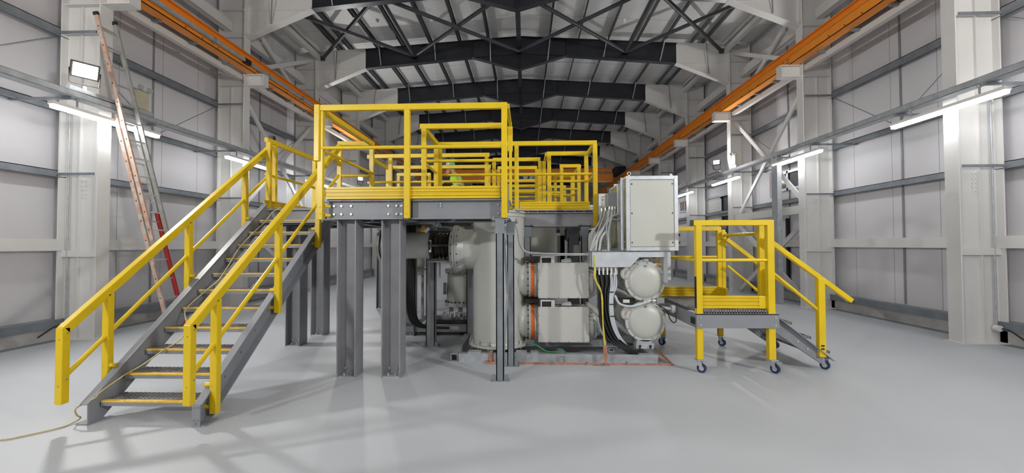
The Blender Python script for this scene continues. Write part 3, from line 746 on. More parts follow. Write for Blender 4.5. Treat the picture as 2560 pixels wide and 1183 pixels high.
def hrail(x, ylow, zlow, yend, posts, zb, nm):
    def zr(y): return zlow + RS*(y-ylow)
    b = MB(); dy = .055
    b.bar((x, ylow, zlow-.035), (x, yend, zr(yend)-.035), .065, .075)
    o = b.build('handrail', 'yellow', st, bevel=.006, label=nm)
    b = MB(); b.box(x-.0325, x+.0325, ylow-.03, ylow+.035, zb, zlow-.01); b.build('drop_post', 'yellow', o, bevel=.006)
    b = MB()
    for z in (zb+.21, zlow-.06): b.cyl((x+.0325, ylow+.01, z), (x+.036, ylow+.01, z), .008, 8); b.cyl((x+.005, ylow-.03, z-.05), (x+.005, ylow-.033, z-.05), .006, 8)
    b.build('rivets', 'grey_steel', o)
    for (y, z0) in posts:
        b = MB(); b.c(x, y, (z0+zr(y)-.07)/2, .065, .06, zr(y)-.07-z0); b.build('post', 'yellow', o, bevel=.006)
        b = MB(); s_ = 1 if x > -3.2 else -1
        for dz in (.06, .26): b.cyl((x-s_*.03, y, z0+dz), (x-s_*.09, y, z0+dz), .022, 10); b.cyl((x-.012, y-.03, z0+dz), (x-.012, y-.034, z0+dz), .008, 8)
        b.build('post_fixings', 'yellow', o)
    b = MB(); b.cyl((x, ylow, zlow-.46), (x, yend-.05, zr(yend-.05)-.46), .021, 12); b.build('mid_rail', 'yellow', o)
hrail(-2.655, 3.405, .945, 6.20, ((3.70, .065), (4.645, .83), (5.55, 1.575)), .25, 'yellow handrail on the right of the stairs')
hrail(-3.855, 3.47, .90, 6.38, ((3.86, .19), (4.80, .985), (5.78, 1.74)), .225, 'yellow handrail on the left of the stairs')
b = MB(); b.c(-3.86, 6.40, 3.33, .075, .075, .07); b.build('black_cap', 'blackpl', pf)

# yellow cord
cpts = []
cpts = [(-3.51, 6.081, 2.185), (-3.571, 5.982, 2.105), (-3.563, 5.793, 1.95), (-3.597, 5.601, 1.793), (-3.615, 5.349, 1.587), (-3.569, 5.119, 1.398), (-3.531, 4.874, 1.198), (-3.573, 4.722, 1.074), (-3.622, 4.541, 0.926), (-3.605, 4.463, 0.862), (-3.457, 4.318, 0.744), (-3.401, 4.199, 0.646), (-3.428, 4.131, 0.591), (-3.49, 4.07, 0.54), (-3.564, 3.952, 0.444), (-3.656, 3.861, 0.369), (-3.623, 3.759, 0.356), (-3.642, 3.736, 0.337), (-3.672, 3.688, 0.298), (-3.698, 3.635, 0.254), (-3.698, 3.601, 0.227), (-3.83, 3.57, .15), (-3.85, 3.59, .08), (-3.868, 3.638, 0.03), (-3.874, 3.543, 0.01), (-3.899, 3.47, 0.01), (-4.014, 3.332, 0.01), (-4.126, 3.259, 0.01), (-4.526, 3.18, 0.01)]
b = MB(); b.tube(curve_pts(cpts, 6), .0065, 6)
CORD = tag(b.build('power_cord', 'cord'), 'thin yellow power cord trailing down the stairs onto the floor', 'cable')

# ================================================================== LADDER
ld = thing('extension_ladder', 'worn orange, silver and red extension ladder leaning on the left light tray', 'ladder', (-6.05, 7.25, 0))
A0, A1 = Vector((-6.30, 7.30, 0)), Vector((-7.28, 6.72, 5.60))
B0, B1 = Vector((-6.27, 7.62, 0)), Vector((-7.28, 7.04, 5.60))
off = Vector((.066, 0, .014))   # upper section sits on the front of the lower one
def lp(P, Q, t): return P + (Q-P)*t
def stile(P, Q, t0, t1, o, mt, w=.032, d=.07):
    b = MB(); b.bar(lp(P, Q, t0)+o, lp(P, Q, t1)+o, w, d, (1, 0, 0)); return b
o_ = stile(A0, A1, .005, .70, Vector((0, 0, 0)), 0).build('lower_stile', 'ladder_o', ld); stile(B0, B1, .0, .40, Vector((0, 0, 0)), 0).build('lower_stile', 'red', ld); stile(B0, B1, .40, .68, Vector((0, 0, 0)), 0).build('lower_stile', 'ladder_a', ld)
o2 = stile(A0, A1, .30, 1.0, off*1.5, 0).build('upper_stile', 'ladder_o', ld); stile(B0, B1, .30, 1.0, off*1.5, 0).build('upper_stile', 'ladder_a', ld)
for k in range(10):
    t = .055+k*.0625; b = MB(); b.bar(lp(A0, A1, t), lp(B0, B1, t), .03, .025); b.build('rung', 'ladder_a', ld)
for k in range(12):
    t = .335+k*.057; b = MB(); b.bar(lp(A0, A1, t)+off*1.5, lp(B0, B1, t)+off*1.5, .03, .025); b.build('rung', 'ladder_a', ld)
b = MB()
for k in range(10): t = .055+k*.0625; p = lp(A0, A1, t); b.cyl(p+Vector((0, -.014, 0)), p+Vector((0, -.02, 0)), .011, 8); b.mark()
for k in range(12): t = .335+k*.057; p = lp(A0, A1, t)+off*1.5; b.cyl(p+Vector((0, -.014, 0)), p+Vector((0, -.02, 0)), .011, 8); b.mark()
build_pieces(b, 'rung_end', 'blackpl', ld)
b = MB(); b.bar(lp(A0, A1, .995)+off*1.5, lp(A0, A1, 1.005)+off*1.5, .04, .08, (1, 0, 0)); b.mark(); b.bar(lp(B0, B1, .995)+off*1.5, lp(B0, B1, 1.005)+off*1.5, .04, .08, (1, 0, 0)); build_pieces(b, 'end_cap', 'blackpl', ld)
b = MB(); b.c(A0.x+.0, A0.y, .02, .10, .05, .04); b.mark(); b.c(B0.x, B0.y, .02, .10, .05, .04); build_pieces(b, 'rubber_foot', 'red', ld)

# ================================================================== MOBILE PLATFORM
mp = thing('mobile_platform', 'low wheeled work platform with yellow posts, grey deck and short steps', 'platform', (2.85, 5.95, 0))
XL, XR, YN, YR = 2.365, 3.27, 5.24, 6.62
def mpost(x, y, z0, z1, w=.075, d=.07, nm='post'):
    b = MB(); b.c(x, y, (z0+z1)/2, w, d, z1-z0); o = b.build(nm, 'yellow', mp, bevel=.006)
    return o
def caster(x, y, ang, nm='caster'):
    r_ = MB(); r_.box(x-.045, x+.045, y-.045, y+.045, .155, .165); r_.lathe((x, y, .135), (0, 0, 1), [(0, .001), (0, .032), (.02, .032), (.02, .001)], 16)
    dx, dy = math.cos(ang), math.sin(ang)
    cx_, cy_ = x+dx*.025, y+dy*.025
    for s_ in (-1, 1):
        px, py = -dy*s_*.022, dx*s_*.022
        r_.add([(x-dx*.03+px, y-dy*.03+py, .135), (x+dx*.03+px, y+dy*.03+py, .135), (cx_+dx*.02+px, cy_+dy*.02+py, .045), (cx_-dx*.012+px, cy_-dy*.012+py, .045)], [(0, 1, 2, 3)])
        px *= 1.2; py *= 1.2
        r_.add([(x-dx*.03+px, y-dy*.03+py, .135), (x+dx*.03+px, y+dy*.03+py, .135), (cx_+dx*.02+px, cy_+dy*.02+py, .045), (cx_-dx*.012+px, cy_-dy*.012+py, .045)], [(0, 1, 2, 3)])
    r_.bar((x+dx*.02, y+dy*.02, .13), (x+dx*.10, y+dy*.10, .145), .03, .006)
    o = r_.build(nm, 'galv', mp)
    b = MB(); b.lathe((cx_+dy*.017, cy_-dx*.017, .055), (-dy, dx, 0), [(0, .028), (0, .055), (.034, .055), (.034, .028)], 24); b.build('tyre', 'blue', o)
    b = MB(); b.lathe((cx_+dy*.019, cy_-dx*.019, .055), (-dy, dx, 0), [(0, .001), (0, .028), (.038, .028), (.038, .001)], 16); b.build('hub', 'alu', o)
    return o
pA = mpost(XL+.02, YN, .165, 1.85); pB = mpost(XR, YN, .165, 1.85, .085)
mpost(XR+.02, YR, .165, 1.84); mpost(XL+.02, YR, .165, .80)
mpost(XR+.075, 6.60, .76, 1.84, .055, .055); mpost(XR+.045, 5.50, .76, 1.88, .085, .07); mpost(XR+.085, 5.40, .70, 1.30, .05, .06)
for (x, y, a) in ((XL+.02, YN, -.6), (XR+.02, YN, -1.0), (XR+.02, YR, -.9), (XL+.03, YR, 2.2), (4.02, 5.42, -.9), (4.05, 6.50, -1.2)): caster(x, y, a)
b = MB(); b.bar((XL-.045, YN, 1.875), (XR+.045, YN, 1.875), .065, .07); o = b.build('top_rail', 'yellow', mp, bevel=.008)
b = MB(); b.c(XL-.055, YN, 1.875, .02, .068, .073); b.build('black_cap', 'blackpl', o)
b = MB(); b.bar((XL+.06, YR, 1.855), (XR+.05, YR, 1.855), .06, .07); b.bar((XR+.04, 5.53, 1.87), (XR+.04, YR-.03, 1.87), .05, .05) if 0 else None; o = b.build('top_rail', 'yellow', mp, bevel=.008)
b = MB(); b.c(XR+.085, YR, 1.885, .07, .07, .06); b.build('black_cap', 'blackpl', o)
b = MB(); b.cyl((XL+.04, YN-.005, 1.405), (XR-.02, YN-.005, 1.405), .022, 12); b.cyl((XL, YN, 1.405), (XL-.0, YR, 1.405), .022, 12); b.cyl((XL, YR, 1.405), (XR, YR, 1.405), .022, 12)
b.build('mid_rail', 'yellow', mp)
b = MB(); b.cyl((XR+.06, 5.52, 1.745), (XR+.055, 6.56, 1.745), .024, 12); o = b.build('safety_gate_bar', 'yellow', mp)
b = MB(); b.c(XR+.055, 5.53, 1.745, .09, .10, .11); b.c(XR+.055, 6.56, 1.745, .07, .09, .10); b.build('gate_bracket', 'yellow', o)
kick((XL+.05, YN+.02), (XR-.03, YN+.02), .80, .155, (0, -1), mp); kick((XL-.0, YR), (XR+.0, YR), .785, .15, (0, -1), mp); kick((XR+.0, YR-.28), (XR+.0, YR), .785, .15, (-1, 0), mp)
b = MB(); b.box(XR-.14, XR-.035, YN+.0, YN+.03, .795, .95); b.build('kick_plate_end', 'yellow', mp, bevel=.004)
b = MB(); b.box(XL-.03, XR+.075, YN-.05, YN-.035, .56, .735); b.box(XL-.03, XR+.075, YN-.05, YN+.02, .725, .737)
b.box(XL-.035, XL-.025, YN-.03, YR, .56, .735); b.box(XR+.065, XR+.075, YN-.03, YR, .56, .735); b.box(XL-.03, XR+.075, YR, YR+.012, .56, .735)
o = b.build('deck_frame', 'grey_light', mp)
b = MB()
for x in (XL+.02, XR+.03):
    for z in (.60, .69): b.cyl((x, YN-.05, z), (x, YN-.058, z), .012, 8)
b.build('bolts', 'bolt', o)
b = MB(); b.box(XL-.045, XL-.02, YN-.02, YN+.10, .60, .68); b.build('rubber_pad', 'black', o)
b = MB()
for k in range(28): x = XL+.03+k*.0325; b.box(x, x+.008, YN-.02, YR, .74, .785)
for k in range(34): y = YN-.02+k*.041; b.box(XL, XR+.05, y, y+.006, .76, .783)
b.build('deck_grating', 'grating', mp)
b = MB(); b.box(XL-.018, XL-.004, YN-.03, YN+.03, .80, 1.2); b.build('rubber_edge_strip', 'black', mp)
# short steps going right
SX0, SX1 = XR+.075, 4.08
for y in (5.40, 6.50):
    b = MB(); s_ = -1 if y < 6 else 1
    sl = (.745-.16)/(SX1-SX0)
    zt = lambda x: .735 - sl*(x-SX0)
    b.prism([(SX0, zt(SX0)), (SX1, zt(SX1)), (SX1, .07), (SX1-.10, .07), (SX0, zt(SX0)-.22)], 'y', y-.005, y+.005)
    b.bar((SX0, y-s_*-.03, zt(SX0)), (SX1+.04, y-s_*-.03, zt(SX1+.04)), .06, .010); b.bar((SX0, y-s_*-.03, zt(SX0)-.22), (SX1-.10, y-s_*-.03, .075), .06, .010)
    o = b.build('step_stringer', 'grey_light', mp)
    b = MB()
    for x in (SX0+.10, SX0+.35, SX0+.47): b.cyl((x, y-.006, zt(x)-.10), (x, y-.014, zt(x)-.10), .012, 8)
    b.build('bolts', 'bolt', o)
    b = MB(); b.bar((XR+.03 if y < 6 else XR+.07, y-.01, 1.685), (4.37, y-.01, .875), .065, .06)
    o = b.build('step_handrail', 'yellow', mp, bevel=.006)
    b = MB(); b.c(4.37, y-.01, .865, .05, .05, .03); b.build('black_cap', 'blackpl', o)
    b = MB(); b.cyl((XR+.08, y-.01, 1.27), (4.0, y-.01, .72), .021, 12); b.build('step_mid_rail', 'yellow', o)
    b = MB(); b.c(3.985, y-.01, .165+.5, .085, .07, 1.0); b.build('step_post', 'yellow', mp, bevel=.006)
    b = MB()
    for z in (.27, .31): b.cyl((3.97, y-.045, z), (3.97, y-.055, z), .010, 8); b.cyl((3.99, y-.045, z), (3.99, y-.055, z), .010, 8)
    b.build('bolts', 'blackpl', mp)
for k in range(3):
    x = SX0+.06+k*.235; z = .60-k*.185; b = MB()
    b.box(x, x+.006, 5.41, 6.49, z-.035, z); b.box(x+.23, x+.236, 5.41, 6.49, z-.035, z)
    for q in range(26): b.box(x, x+.235, 5.42+q*.0415, 5.426+q*.0415, z-.026, z)
    for q in range(1, 7): b.box(x+q*.033, x+q*.033+.004, 5.41, 6.49, z-.02, z-.003)
    b.build('step_tread', 'grating', mp)

# ================================================================== SWITCHGEAR
# ---- tall vertical vessel
v = thing('gas_vessel', 'tall pale grey vertical vessel under the right end of the raised platform', 'tank', (-.2, 6.2, .15))
cx, cy = -.2, 6.2
b = MB(); b.lathe((cx, cy, 0), (0, 0, 1), [(.17, .01), (.17, .385), (2.02, .385)], 64); b.lathe((cx, cy, 0), (0, 0, 1), [(2.02, .385), (2.02, .40), (2.06, .40), (2.06, .385), (2.075, .385), (2.075, .41), (2.10, .41), (2.10, .01)], 64)
b.box(cx-.003, cx+.003, cy-.3875, cy-.38, .2, 2.0)
b.build('shell', 'vessel', v)
b = MB(); b.lathe((cx, cy, 0), (0, 0, 1), [(.135, .01), (.135, .455), (.17, .455), (.17, .40), (.20, .39)], 64); b.build('base_flange', 'vessel', v)
b = MB()
for k in range(16):
    a = 2*math.pi*k/16 + .1; p = Vector((cx+.43*math.cos(a), cy+.43*math.sin(a), .10)); b.cyl(p, p+Vector((0, 0, .13)), .011, 8); b.cyl(p+Vector((0, 0, .07)), p+Vector((0, 0, .095)), .022, 6); b.mark()
build_pieces(b, 'anchor_bolt', 'bolt', v)
b = MB(); b.c(.12, 5.90, 2.115, .10, .08, .02); b.c(.14, 5.88, 2.145, .015, .02, .06); b.cyl((.05, 5.9, 2.10), (.05, 5.9, 2.125), .03, 10); b.build('lifting_lug', 'vessel', v)
nz = 1.545
n_ = MB(); n_.lathe((cx, cy, nz), (-1, 0, 0), [(.2, .30), (.50, .30)], 48); n_.lathe((cx, cy, nz), (-1, 0, 0), [(.50, .30), (.585, .345), (.60, .345)], 48)
nk = n_.build('side_neck', 'vessel', v)
b = MB(); b.lathe((cx-.60, cy, nz), (-1, 0, 0), [(0, .01), (0, .362), (.028, .362), (.028, .345), (.034, .345), (.034, .362), (.062, .362), (.062, .33), (.115, .29), (.115, .01)], 56); b.build('flange', 'vessel', nk)
b = MB(); b.bolts((cx-.60, cy, nz), (1, 0, 0), .335, 16, .013, .02, .2); b.bolts((cx-.662, cy, nz), (-1, 0, 0), .335, 16, .012, .018, .2); b.build('flange_bolts', 'blackpl', nk)
for z in (1.09, .48):
    n_ = MB(); n_.slathe((cx, cy-.04, z), (1, 0, 0), [(.30, .05), (.30, .22), (.36, .245), (.42, .255), (.45, .25), (.475, .235)], 48)
    o = n_.build('side_neck', 'vessel', v)
# ---- pipe string left of the vessel
pp = thing('bus_pipe', 'grey horizontal bus pipe with a black coupling left of the tall vessel', 'pipe', (-1.6, 6.2, 1.3))
b = MB(); b.lathe((-1.22, 6.22, 1.60), (-1, 0, 0), [(0, .01), (0, .20), (.75, .20)], 40); b.lathe((-1.97, 6.22, 1.60), (-1, 0, 0), [(0, .24), (.04, .24), (.04, .01)], 40); b.build('pipe_body', 'vessel', pp)
b = MB(); b.lathe((-.90, 6.22, 1.60), (-1, 0, 0), [(0, .22), (.03, .22), (.03, .17), (.06, .2), (.09, .17), (.12, .2), (.15, .17), (.18, .2), (.21, .17), (.24, .2), (.27, .17), (.30, .23), (.33, .23), (.33, .01)], 40)
for k in range(6): a = k*math.pi/3; b.c(-1.06, 6.22+.24*math.cos(a), 1.60+.24*math.sin(a), .34, .03, .03)
b.build('black_coupling', 'blackpl', pp)
b = MB(); b.box(-1.22, -1.19, 6.0, 6.03, 1.50, 1.68); b.cyl((-1.28, 5.99, 1.80), (-1.22, 6.0, 1.86), .03, 10); b.build('linkage', 'white_pl', pp)
b = MB(); b.cyl((-1.35, 6.2, 1.80), (-1.35, 6.2, 1.86), .06, 12); b.c(-1.35, 6.2, 1.88, .05, .05, .05); b.build('brass_valve', 'nosing', pp)
b = MB(); b.c(-1.08, 6.22, 1.36, .36, .2, .03); b.box(-1.27, -1.25, 6.2, 6.24, .12, 1.40); b.box(-1.12, -1.10, 6.2, 6.24, 1.1, 1.36); b.build('pipe_stand', 'grey_steel', pp)
# ---- lower vertical vessel
lv = thing('gas_vessel', 'short vertical grey vessel with a bolted bottom flange, low behind the slim legs', 'tank', (-1.0, 7.7, .3))
b = MB(); b.lathe((-1.0, 7.7, 0), (0, 0, 1), [(.48, .01), (.48, .32), (.55, .32), (.55, .285), (.95, .27), (1.10, .27), (1.10, .31), (1.17, .31), (1.17, .01)], 48); b.build('shell', 'vessel', lv)
b = MB(); b.bolts((-1.0, 7.7, .55), (0, 0, 1), .30, 24, .013, .025); b.bolts((-1.0, 7.7, 1.10), (0, 0, -1), .29, 16, .012, .02); b.build('flange_bolts', 'blackpl', lv)
b = MB(); b.lathe((-1.27, 7.6, .80), (-1, -.2, 0), [(0, .11), (.06, .11), (.06, .01)], 16); b.c(-1.0, 7.55, .38, .07, .07, .20); b.c(-1.2, 7.7, .38, .07, .07, .20); b.c(-.8, 7.7, .38, .07, .07, .20); b.build('feet', 'grey_light', lv)
b = MB()
for k in range(14):
    b.cyl((-1.28+k*.04, 7.38+.03*math.sin(k*2.3), .34+.03*math.cos(k*3.1)), (-1.26+k*.04, 7.36, .40), .018, 8)
b.build('fittings', 'white_pl', lv)
# second / third rows of vessels
for k, (x, y, r0, zt_, lb) in enumerate(((.52, 8.3, .31, 2.05, 'large dark-shaded grey vessel behind the two horizontal drums'), (-.15, 9.1, .36, 2.12, 'second tall vertical vessel deep under the platform'), (.1, 11.3, .36, 2.12, 'third tall vertical vessel deepest under the platform'))):
    g = thing('gas_vessel', lb, 'tank', (x, y, .15))
    b = MB(); b.lathe((x, y, 0), (0, 0, 1), [(.15, .01), (.15, r0+.05), (.19, r0+.05), (.19, r0), (zt_-.05, r0)], 48); b.lathe((x, y, 0), (0, 0, 1), [(zt_-.05, r0), (zt_-.05, r0+.04), (zt_, r0+.04), (zt_, .01)], 48); b.build('shell', 'vessel', g)
    b = MB(); b.bolts((x, y, .19), (0, 0, 1), r0+.028, 16, .012, .02); b.build('flange_bolts', 'bolt', g)
b = MB(); b.box(.86, .94, 7.7, 7.72, 1.2, 2.03); b.box(.80, .94, 7.7, 7.72, 1.2, 1.78); tag(b.build('partition_plate', 'cover'), 'narrow pale upright plate beside the dark vessel under the right deck', 'panel')
b = MB(); b.box(1.02, 1.20, 6.9, 7.15, 1.42, 1.60); tag(b.build('terminal_box', 'cabinet', bevel=.006), 'small grey terminal box under the right deck', 'box')

# ---- two horizontal drums
for z, lb in ((1.095, 'upper'), (.475, 'lower')):
    h = thing('horizontal_drum', '%s grey horizontal drum with orange ring and flat square cover' % lb, 'tank', (.75, 6.1, z-.27))
    yc = 6.10
    b = MB(); b.lathe((.25, yc, z), (1, 0, 0), [(0, .2), (0, .268), (.03, .268), (.03, .2)], 48); b.build('grey_ring', 'cover', h)
    b = MB(); b.lathe((.28, yc, z), (1, 0, 0), [(0, .2), (0, .262), (.052, .262), (.052, .2)], 48); b.build('orange_ring', 'orange_ring', h)
    b = MB(); b.lathe((.332, yc, z), (1, 0, 0), [(0, .2), (0, .272), (.022, .272), (.022, .258), (.028, .258), (.028, .272), (.048, .272), (.048, .2)], 48); b.build('bolted_flange', 'cover', h)
    b = MB(); b.bolts((.25, yc, z), (-1, 0, 0), .248, 16, .012, .02, .1); b.bolts((.38, yc, z), (1, 0, 0), .255, 16, .009, .014, .1); b.build('flange_bolts', 'blackpl', h)
    b = MB(); b.lathe((.38, yc, z), (1, 0, 0), [(0, .25), (.77, .25)], 48); b.build('drum_shell', 'vessel', h)
    b = MB(); b.slathe((1.12, yc, z), (1, 0, 0), [(.03, .265), (.06, .262), (.10, .245), (.14, .205), (.17, .14), (.185, .07), (.188, .001)], 48); b.lathe((1.10, yc, z), (1, 0, 0), [(0, .2), (0, .285), (.06, .285), (.06, .26)], 48); b.build('dome_end', 'vessel', h)
    z0, z1 = z-.245, z+.255
    b = MB(); b.box(.382, 1.098, 5.80, 5.815, z0, z1); b.box(.40, 1.08, 5.815, 6.0, z0+.02, z1-.02); cv = b.build('cover_box', 'cover', h, bevel=.004)
    b = MB()
    for k in range(6):
        for zz in (z0+.012, z1-.012): b.cyl((.40+k*.136, 5.80, zz), (.40+k*.136, 5.792, zz), .007, 6)
    for k in range(1, 4):
        for xx in (.395, 1.085): b.cyl((xx, 5.80, z0+k*.125), (xx, 5.792, z0+k*.125), .007, 6)
    b.build('cover_screws', 'grey_light', cv)
    b = MB(); b.box(.43, .60, 5.86, 5.92, z1-.02, z1+.075); b.build('handle_block', 'blackpl', h)
    b = MB(); b.box(.57, .62, 5.845, 5.93, z1-.01, z1+.09); b.box(.42, .58, 5.85, 5.93, z1+.07, z1+.09); b.box(.42, .435, 5.845, 5.93, z1-.01, z1+.08); b.build('handle_bracket', 'white_steel', h)
    b = MB(); b.cyl((.72, 5.9, z1+.02), (.86, 5.9, z1+.02), .022, 10); b.cyl((.74, 5.88, z1+.035), (.84, 5.88, z1+.055), .010, 8); b.cyl((.84, 5.9, z1), (.84, 5.9, z1+.06), .01, 8); b.build('gas_coupling', 'alu', h)
    b = MB()
    for k in range(3): b.tube(curve_pts([(1.11, 5.82, z+.15-k*.06), (1.18, 5.80, z+.12-k*.05), (1.25, 5.84, z-.02-k*.03), (1.30, 5.9, z-.16)], 6), .008, 6)
    b.build('sensor_leads', 'lightcable', h)
for z_, l_ in ((.76, 'between the two orange-ringed flanges'), (1.37, 'above the upper orange-ringed flange')):
    b = MB(); b.box(.20, .40, 5.95, 6.2, z_, z_+.06); tag(b.build('clamp_block', 'blackpl'), 'black clamp block ' + l_, 'clamp')

# ---- two cylinders facing the camera
for z, lb in ((1.105, 'upper'), (.555, 'lower')):
    h = thing('end_drum', '%s round grey drum facing the camera below the cabinet' % lb, 'tank', (1.84, 6.2, z-.27))
    x, y = 1.84, 5.66
    b = MB(); b.lathe((x, y, z), (0, 1, 0), [(.04, .245), (1.6, .245)], 56); b.lathe((x, y, z), (0, 1, 0), [(.30, .245), (.30, .262), (.34, .262), (.34, .245)], 56); b.build('drum_shell', 'vessel', h)
    b = MB(); b.lathe((x, y, z), (0, 1, 0), [(.05, .2), (.05, .272), (.028, .272), (.028, .262), (.022, .262), (.022, .272), (0, .272), (0, .232)], 56)
    b.slathe((x, y, z), (0, 1, 0), [(0, .235), (-.004, .232), (-.016, .222), (-.034, .19), (-.048, .14), (-.056, .08), (-.058, .001)], 56); cap = b.build('domed_cover', 'vessel', h)
    b = MB(); b.bolts((x, y, z), (0, -1, 0), .252, 12, .010, .012, .13); b.c(x, y-.04, z+.21, .02, .03, .02); b.build('cover_bolts', 'grey_light', cap)
    b = MB(); b.cyl((x-.24, y+.10, z+.10), (x-.24, y+.02, z+.10), .088, 28); b.cyl((x-.24, y+.02, z+.10), (x-.24, y+.012, z+.10), .075, 28); pt = b.build('inspection_port', 'cover', h)
    b = MB()
    for k, (dx, dz, s_) in enumerate(((-.02, .03, 1), (.02, .035, 1), (-.03, .0, 1), (.0, -.02, 1), (.03, -.005, 1))): b.bar((x-.24+dx-.012, y+.011, z+.10+dz-.012), (x-.24+dx+.012, y+.011, z+.10+dz+.012), .003, .012)
    b.build('port_label_marks', 'copper', pt)
b = MB(); b.box(1.70, 1.94, 5.62, 5.75, .195, .265); b.box(1.72, 1.92, 5.66, 5.8, .26, .30); o = b.build('saddle_bracket', 'galv'); tag(o, 'galvanised saddle bracket under the lower round drum', 'bracket')
b = MB()
for s_ in (-1, 1): b.cyl((1.82+s_*.07, 5.63, .20), (1.82+s_*.07, 5.60, .24), .014, 8)
b.build('bolts', 'blackpl', o)
g = thing('valve_block', 'grey valve and pressure fittings between the two round drums', 'valve', (1.95, 5.7, .8))
b = MB(); b.box(2.0, 2.10, 5.66, 5.74, .80, .87); b.box(2.22, 2.27, 5.72, 5.80, .66, .76); b.cyl((2.08, 5.76, .73), (2.22, 5.76, .71), .022, 10); b.build('actuator_body', 'grey_pvc', g, bevel=.004)
b = MB(); b.cyl((1.88, 5.68, .83), (2.0, 5.70, .835), .025, 10); b.cyl((1.93, 5.66, .83), (1.96, 5.66, .83), .036, 10); b.cyl((1.80, 5.64, .82), (1.86, 5.66, .825), .03, 10); b.build('brass_fitting', 'bolt', g)
b = MB(); b.box(2.10, 2.16, 5.68, 5.74, .81, .87); b.mark(); b.box(1.50, 1.72, 5.72, 5.80, .78, .86); build_pieces(b, 'black_fitting', 'blackpl', g)
b = MB(); b.box(1.55, 1.64, 5.712, 5.72, .80, .845); b.build('rating_label', 'white_pl', g)
b = MB(); b.tube(curve_pts([(1.98, 5.62, .80), (2.10, 5.60, .72), (2.15, 5.6, .60), (2.20, 5.6, .55), (2.24, 5.62, .58), (2.24, 5.66, .68)], 6), .007, 6); b.build('black_loop_cable', 'black', g)
b = MB(); b.box(1.80, 2.06, 5.72, 5.80, 1.38, 1.42); b.cyl((1.70, 5.66, 1.36), (1.86, 5.66, 1.40), .014, 8); b.cyl((1.82, 5.65, 1.39), (1.88, 5.65, 1.395), .02, 8); b.build('top_pipework', 'grey_pvc', g)
b = MB(); b.cyl((1.98, 5.68, 1.34), (2.07, 5.68, 1.33), .018, 8); b.cyl((2.02, 5.68, 1.28), (2.07, 5.68, 1.27), .015, 8); b.cyl((1.99, 5.7, 1.40), (2.02, 5.7, 1.43), .02, 8); b.build('yellow_fittings', 'nosing', g)

# ---- cable support tray under cabinet
tr = thing('cable_bracket', 'stepped galvanised bracket plate carrying the control cabinet', 'bracket', (1.6, 5.6, 1.3))
b = MB(); poly = [(1.10, 1.51), (2.09, 1.508), (2.09, 1.435), (1.745, 1.435), (1.62, 1.30), (1.10, 1.30)]
b.prism(poly, 'y', 5.58, 5.586); b.box(1.10, 2.09, 5.58, 5.98, 1.504, 1.51); b.box(1.10, 1.106, 5.58, 5.98, 1.30, 1.51); b.build('stepped_plate', 'alu', tr)
b = MB(); b.box(2.075, 2.13, 5.60, 5.63, 1.09, 1.50); b.box(2.12, 2.19, 5.66, 5.68, 1.12, 1.50); b.build('support_leg', 'alu', tr)
# ---- cabinets
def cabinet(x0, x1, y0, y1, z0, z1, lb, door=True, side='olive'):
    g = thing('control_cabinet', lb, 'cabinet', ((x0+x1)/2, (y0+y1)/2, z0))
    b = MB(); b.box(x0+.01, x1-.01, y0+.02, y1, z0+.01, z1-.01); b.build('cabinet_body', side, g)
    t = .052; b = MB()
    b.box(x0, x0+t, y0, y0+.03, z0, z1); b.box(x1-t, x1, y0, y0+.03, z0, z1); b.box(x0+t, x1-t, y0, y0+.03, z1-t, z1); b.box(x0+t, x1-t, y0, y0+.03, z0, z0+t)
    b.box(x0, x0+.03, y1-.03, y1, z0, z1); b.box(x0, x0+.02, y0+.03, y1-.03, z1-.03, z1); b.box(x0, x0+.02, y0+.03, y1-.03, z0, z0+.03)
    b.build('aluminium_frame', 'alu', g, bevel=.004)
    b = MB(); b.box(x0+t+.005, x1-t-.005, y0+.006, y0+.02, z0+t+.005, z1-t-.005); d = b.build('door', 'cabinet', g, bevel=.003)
    b = MB()
    for xx in (x0+t+.024, x1-t-.024):
        for zz in (z0+t+.06, (z0+z1)/2, z1-t-.06): b.cyl((xx, y0+.006, zz), (xx, y0+.001, zz), .010, 12)
    b.build('door_lock', 'blackpl', d)
    return g
cb = cabinet(1.585, 2.285, 5.62, 5.93, 1.52, 2.545, 'large grey control cabinet with pale door in a silver frame')
b = MB()
for z in (1.63, 1.735, 2.33, 2.44): b.box(2.285, 2.32, 5.66, 5.69, z-.018, z+.018); b.mark()
build_pieces(b, 'black_hinge', 'black', cb)
b = MB(); b.torus((1.64, 5.68, 2.585), (0, 1, 0), .022, .007, 20, 8); b.cyl((1.64, 5.68, 2.545), (1.64, 5.68, 2.565), .012, 8); b.build('lifting_eye', 'alu', cb)
b = MB(); b.cyl((2.21, 5.68, 2.545), (2.21, 5.68, 2.58), .012, 10); b.c(2.21, 5.68, 2.56, .035, .03, .012); b.box(1.68, 1.76, 5.68, 5.74, 2.545, 2.553); b.build('lifting_eye', 'alu', cb)
b = MB(); b.box(1.525, 1.555, 5.68, 5.70, 1.53, 2.53); b.box(1.52, 1.585, 5.70, 5.71, 1.64, 1.65); b.box(1.52, 1.585, 5.70, 5.71, 2.46, 2.47); b.build('side_rail', 'alu', cb)
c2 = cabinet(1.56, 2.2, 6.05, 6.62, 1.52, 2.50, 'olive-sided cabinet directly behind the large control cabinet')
b = MB(); b.box(1.44, 1.57, 6.12, 6.36, 2.17, 2.38); gb = b.build('gland_box', 'grey_steel', c2)
b = MB()
for x, y in ((1.46, 6.10), (1.50, 6.10), (1.54, 6.12), (1.44, 6.3), (1.40, 6.4)): b.cyl((x, y, 2.12), (x, y, 2.17), .024, 10)
b.build('cable_gland', 'bolt', gb)
c3 = cabinet(1.52, 2.2, 7.35, 7.7, 1.52, 2.52, 'grey cabinet seen in the gap left of the large control cabinet')
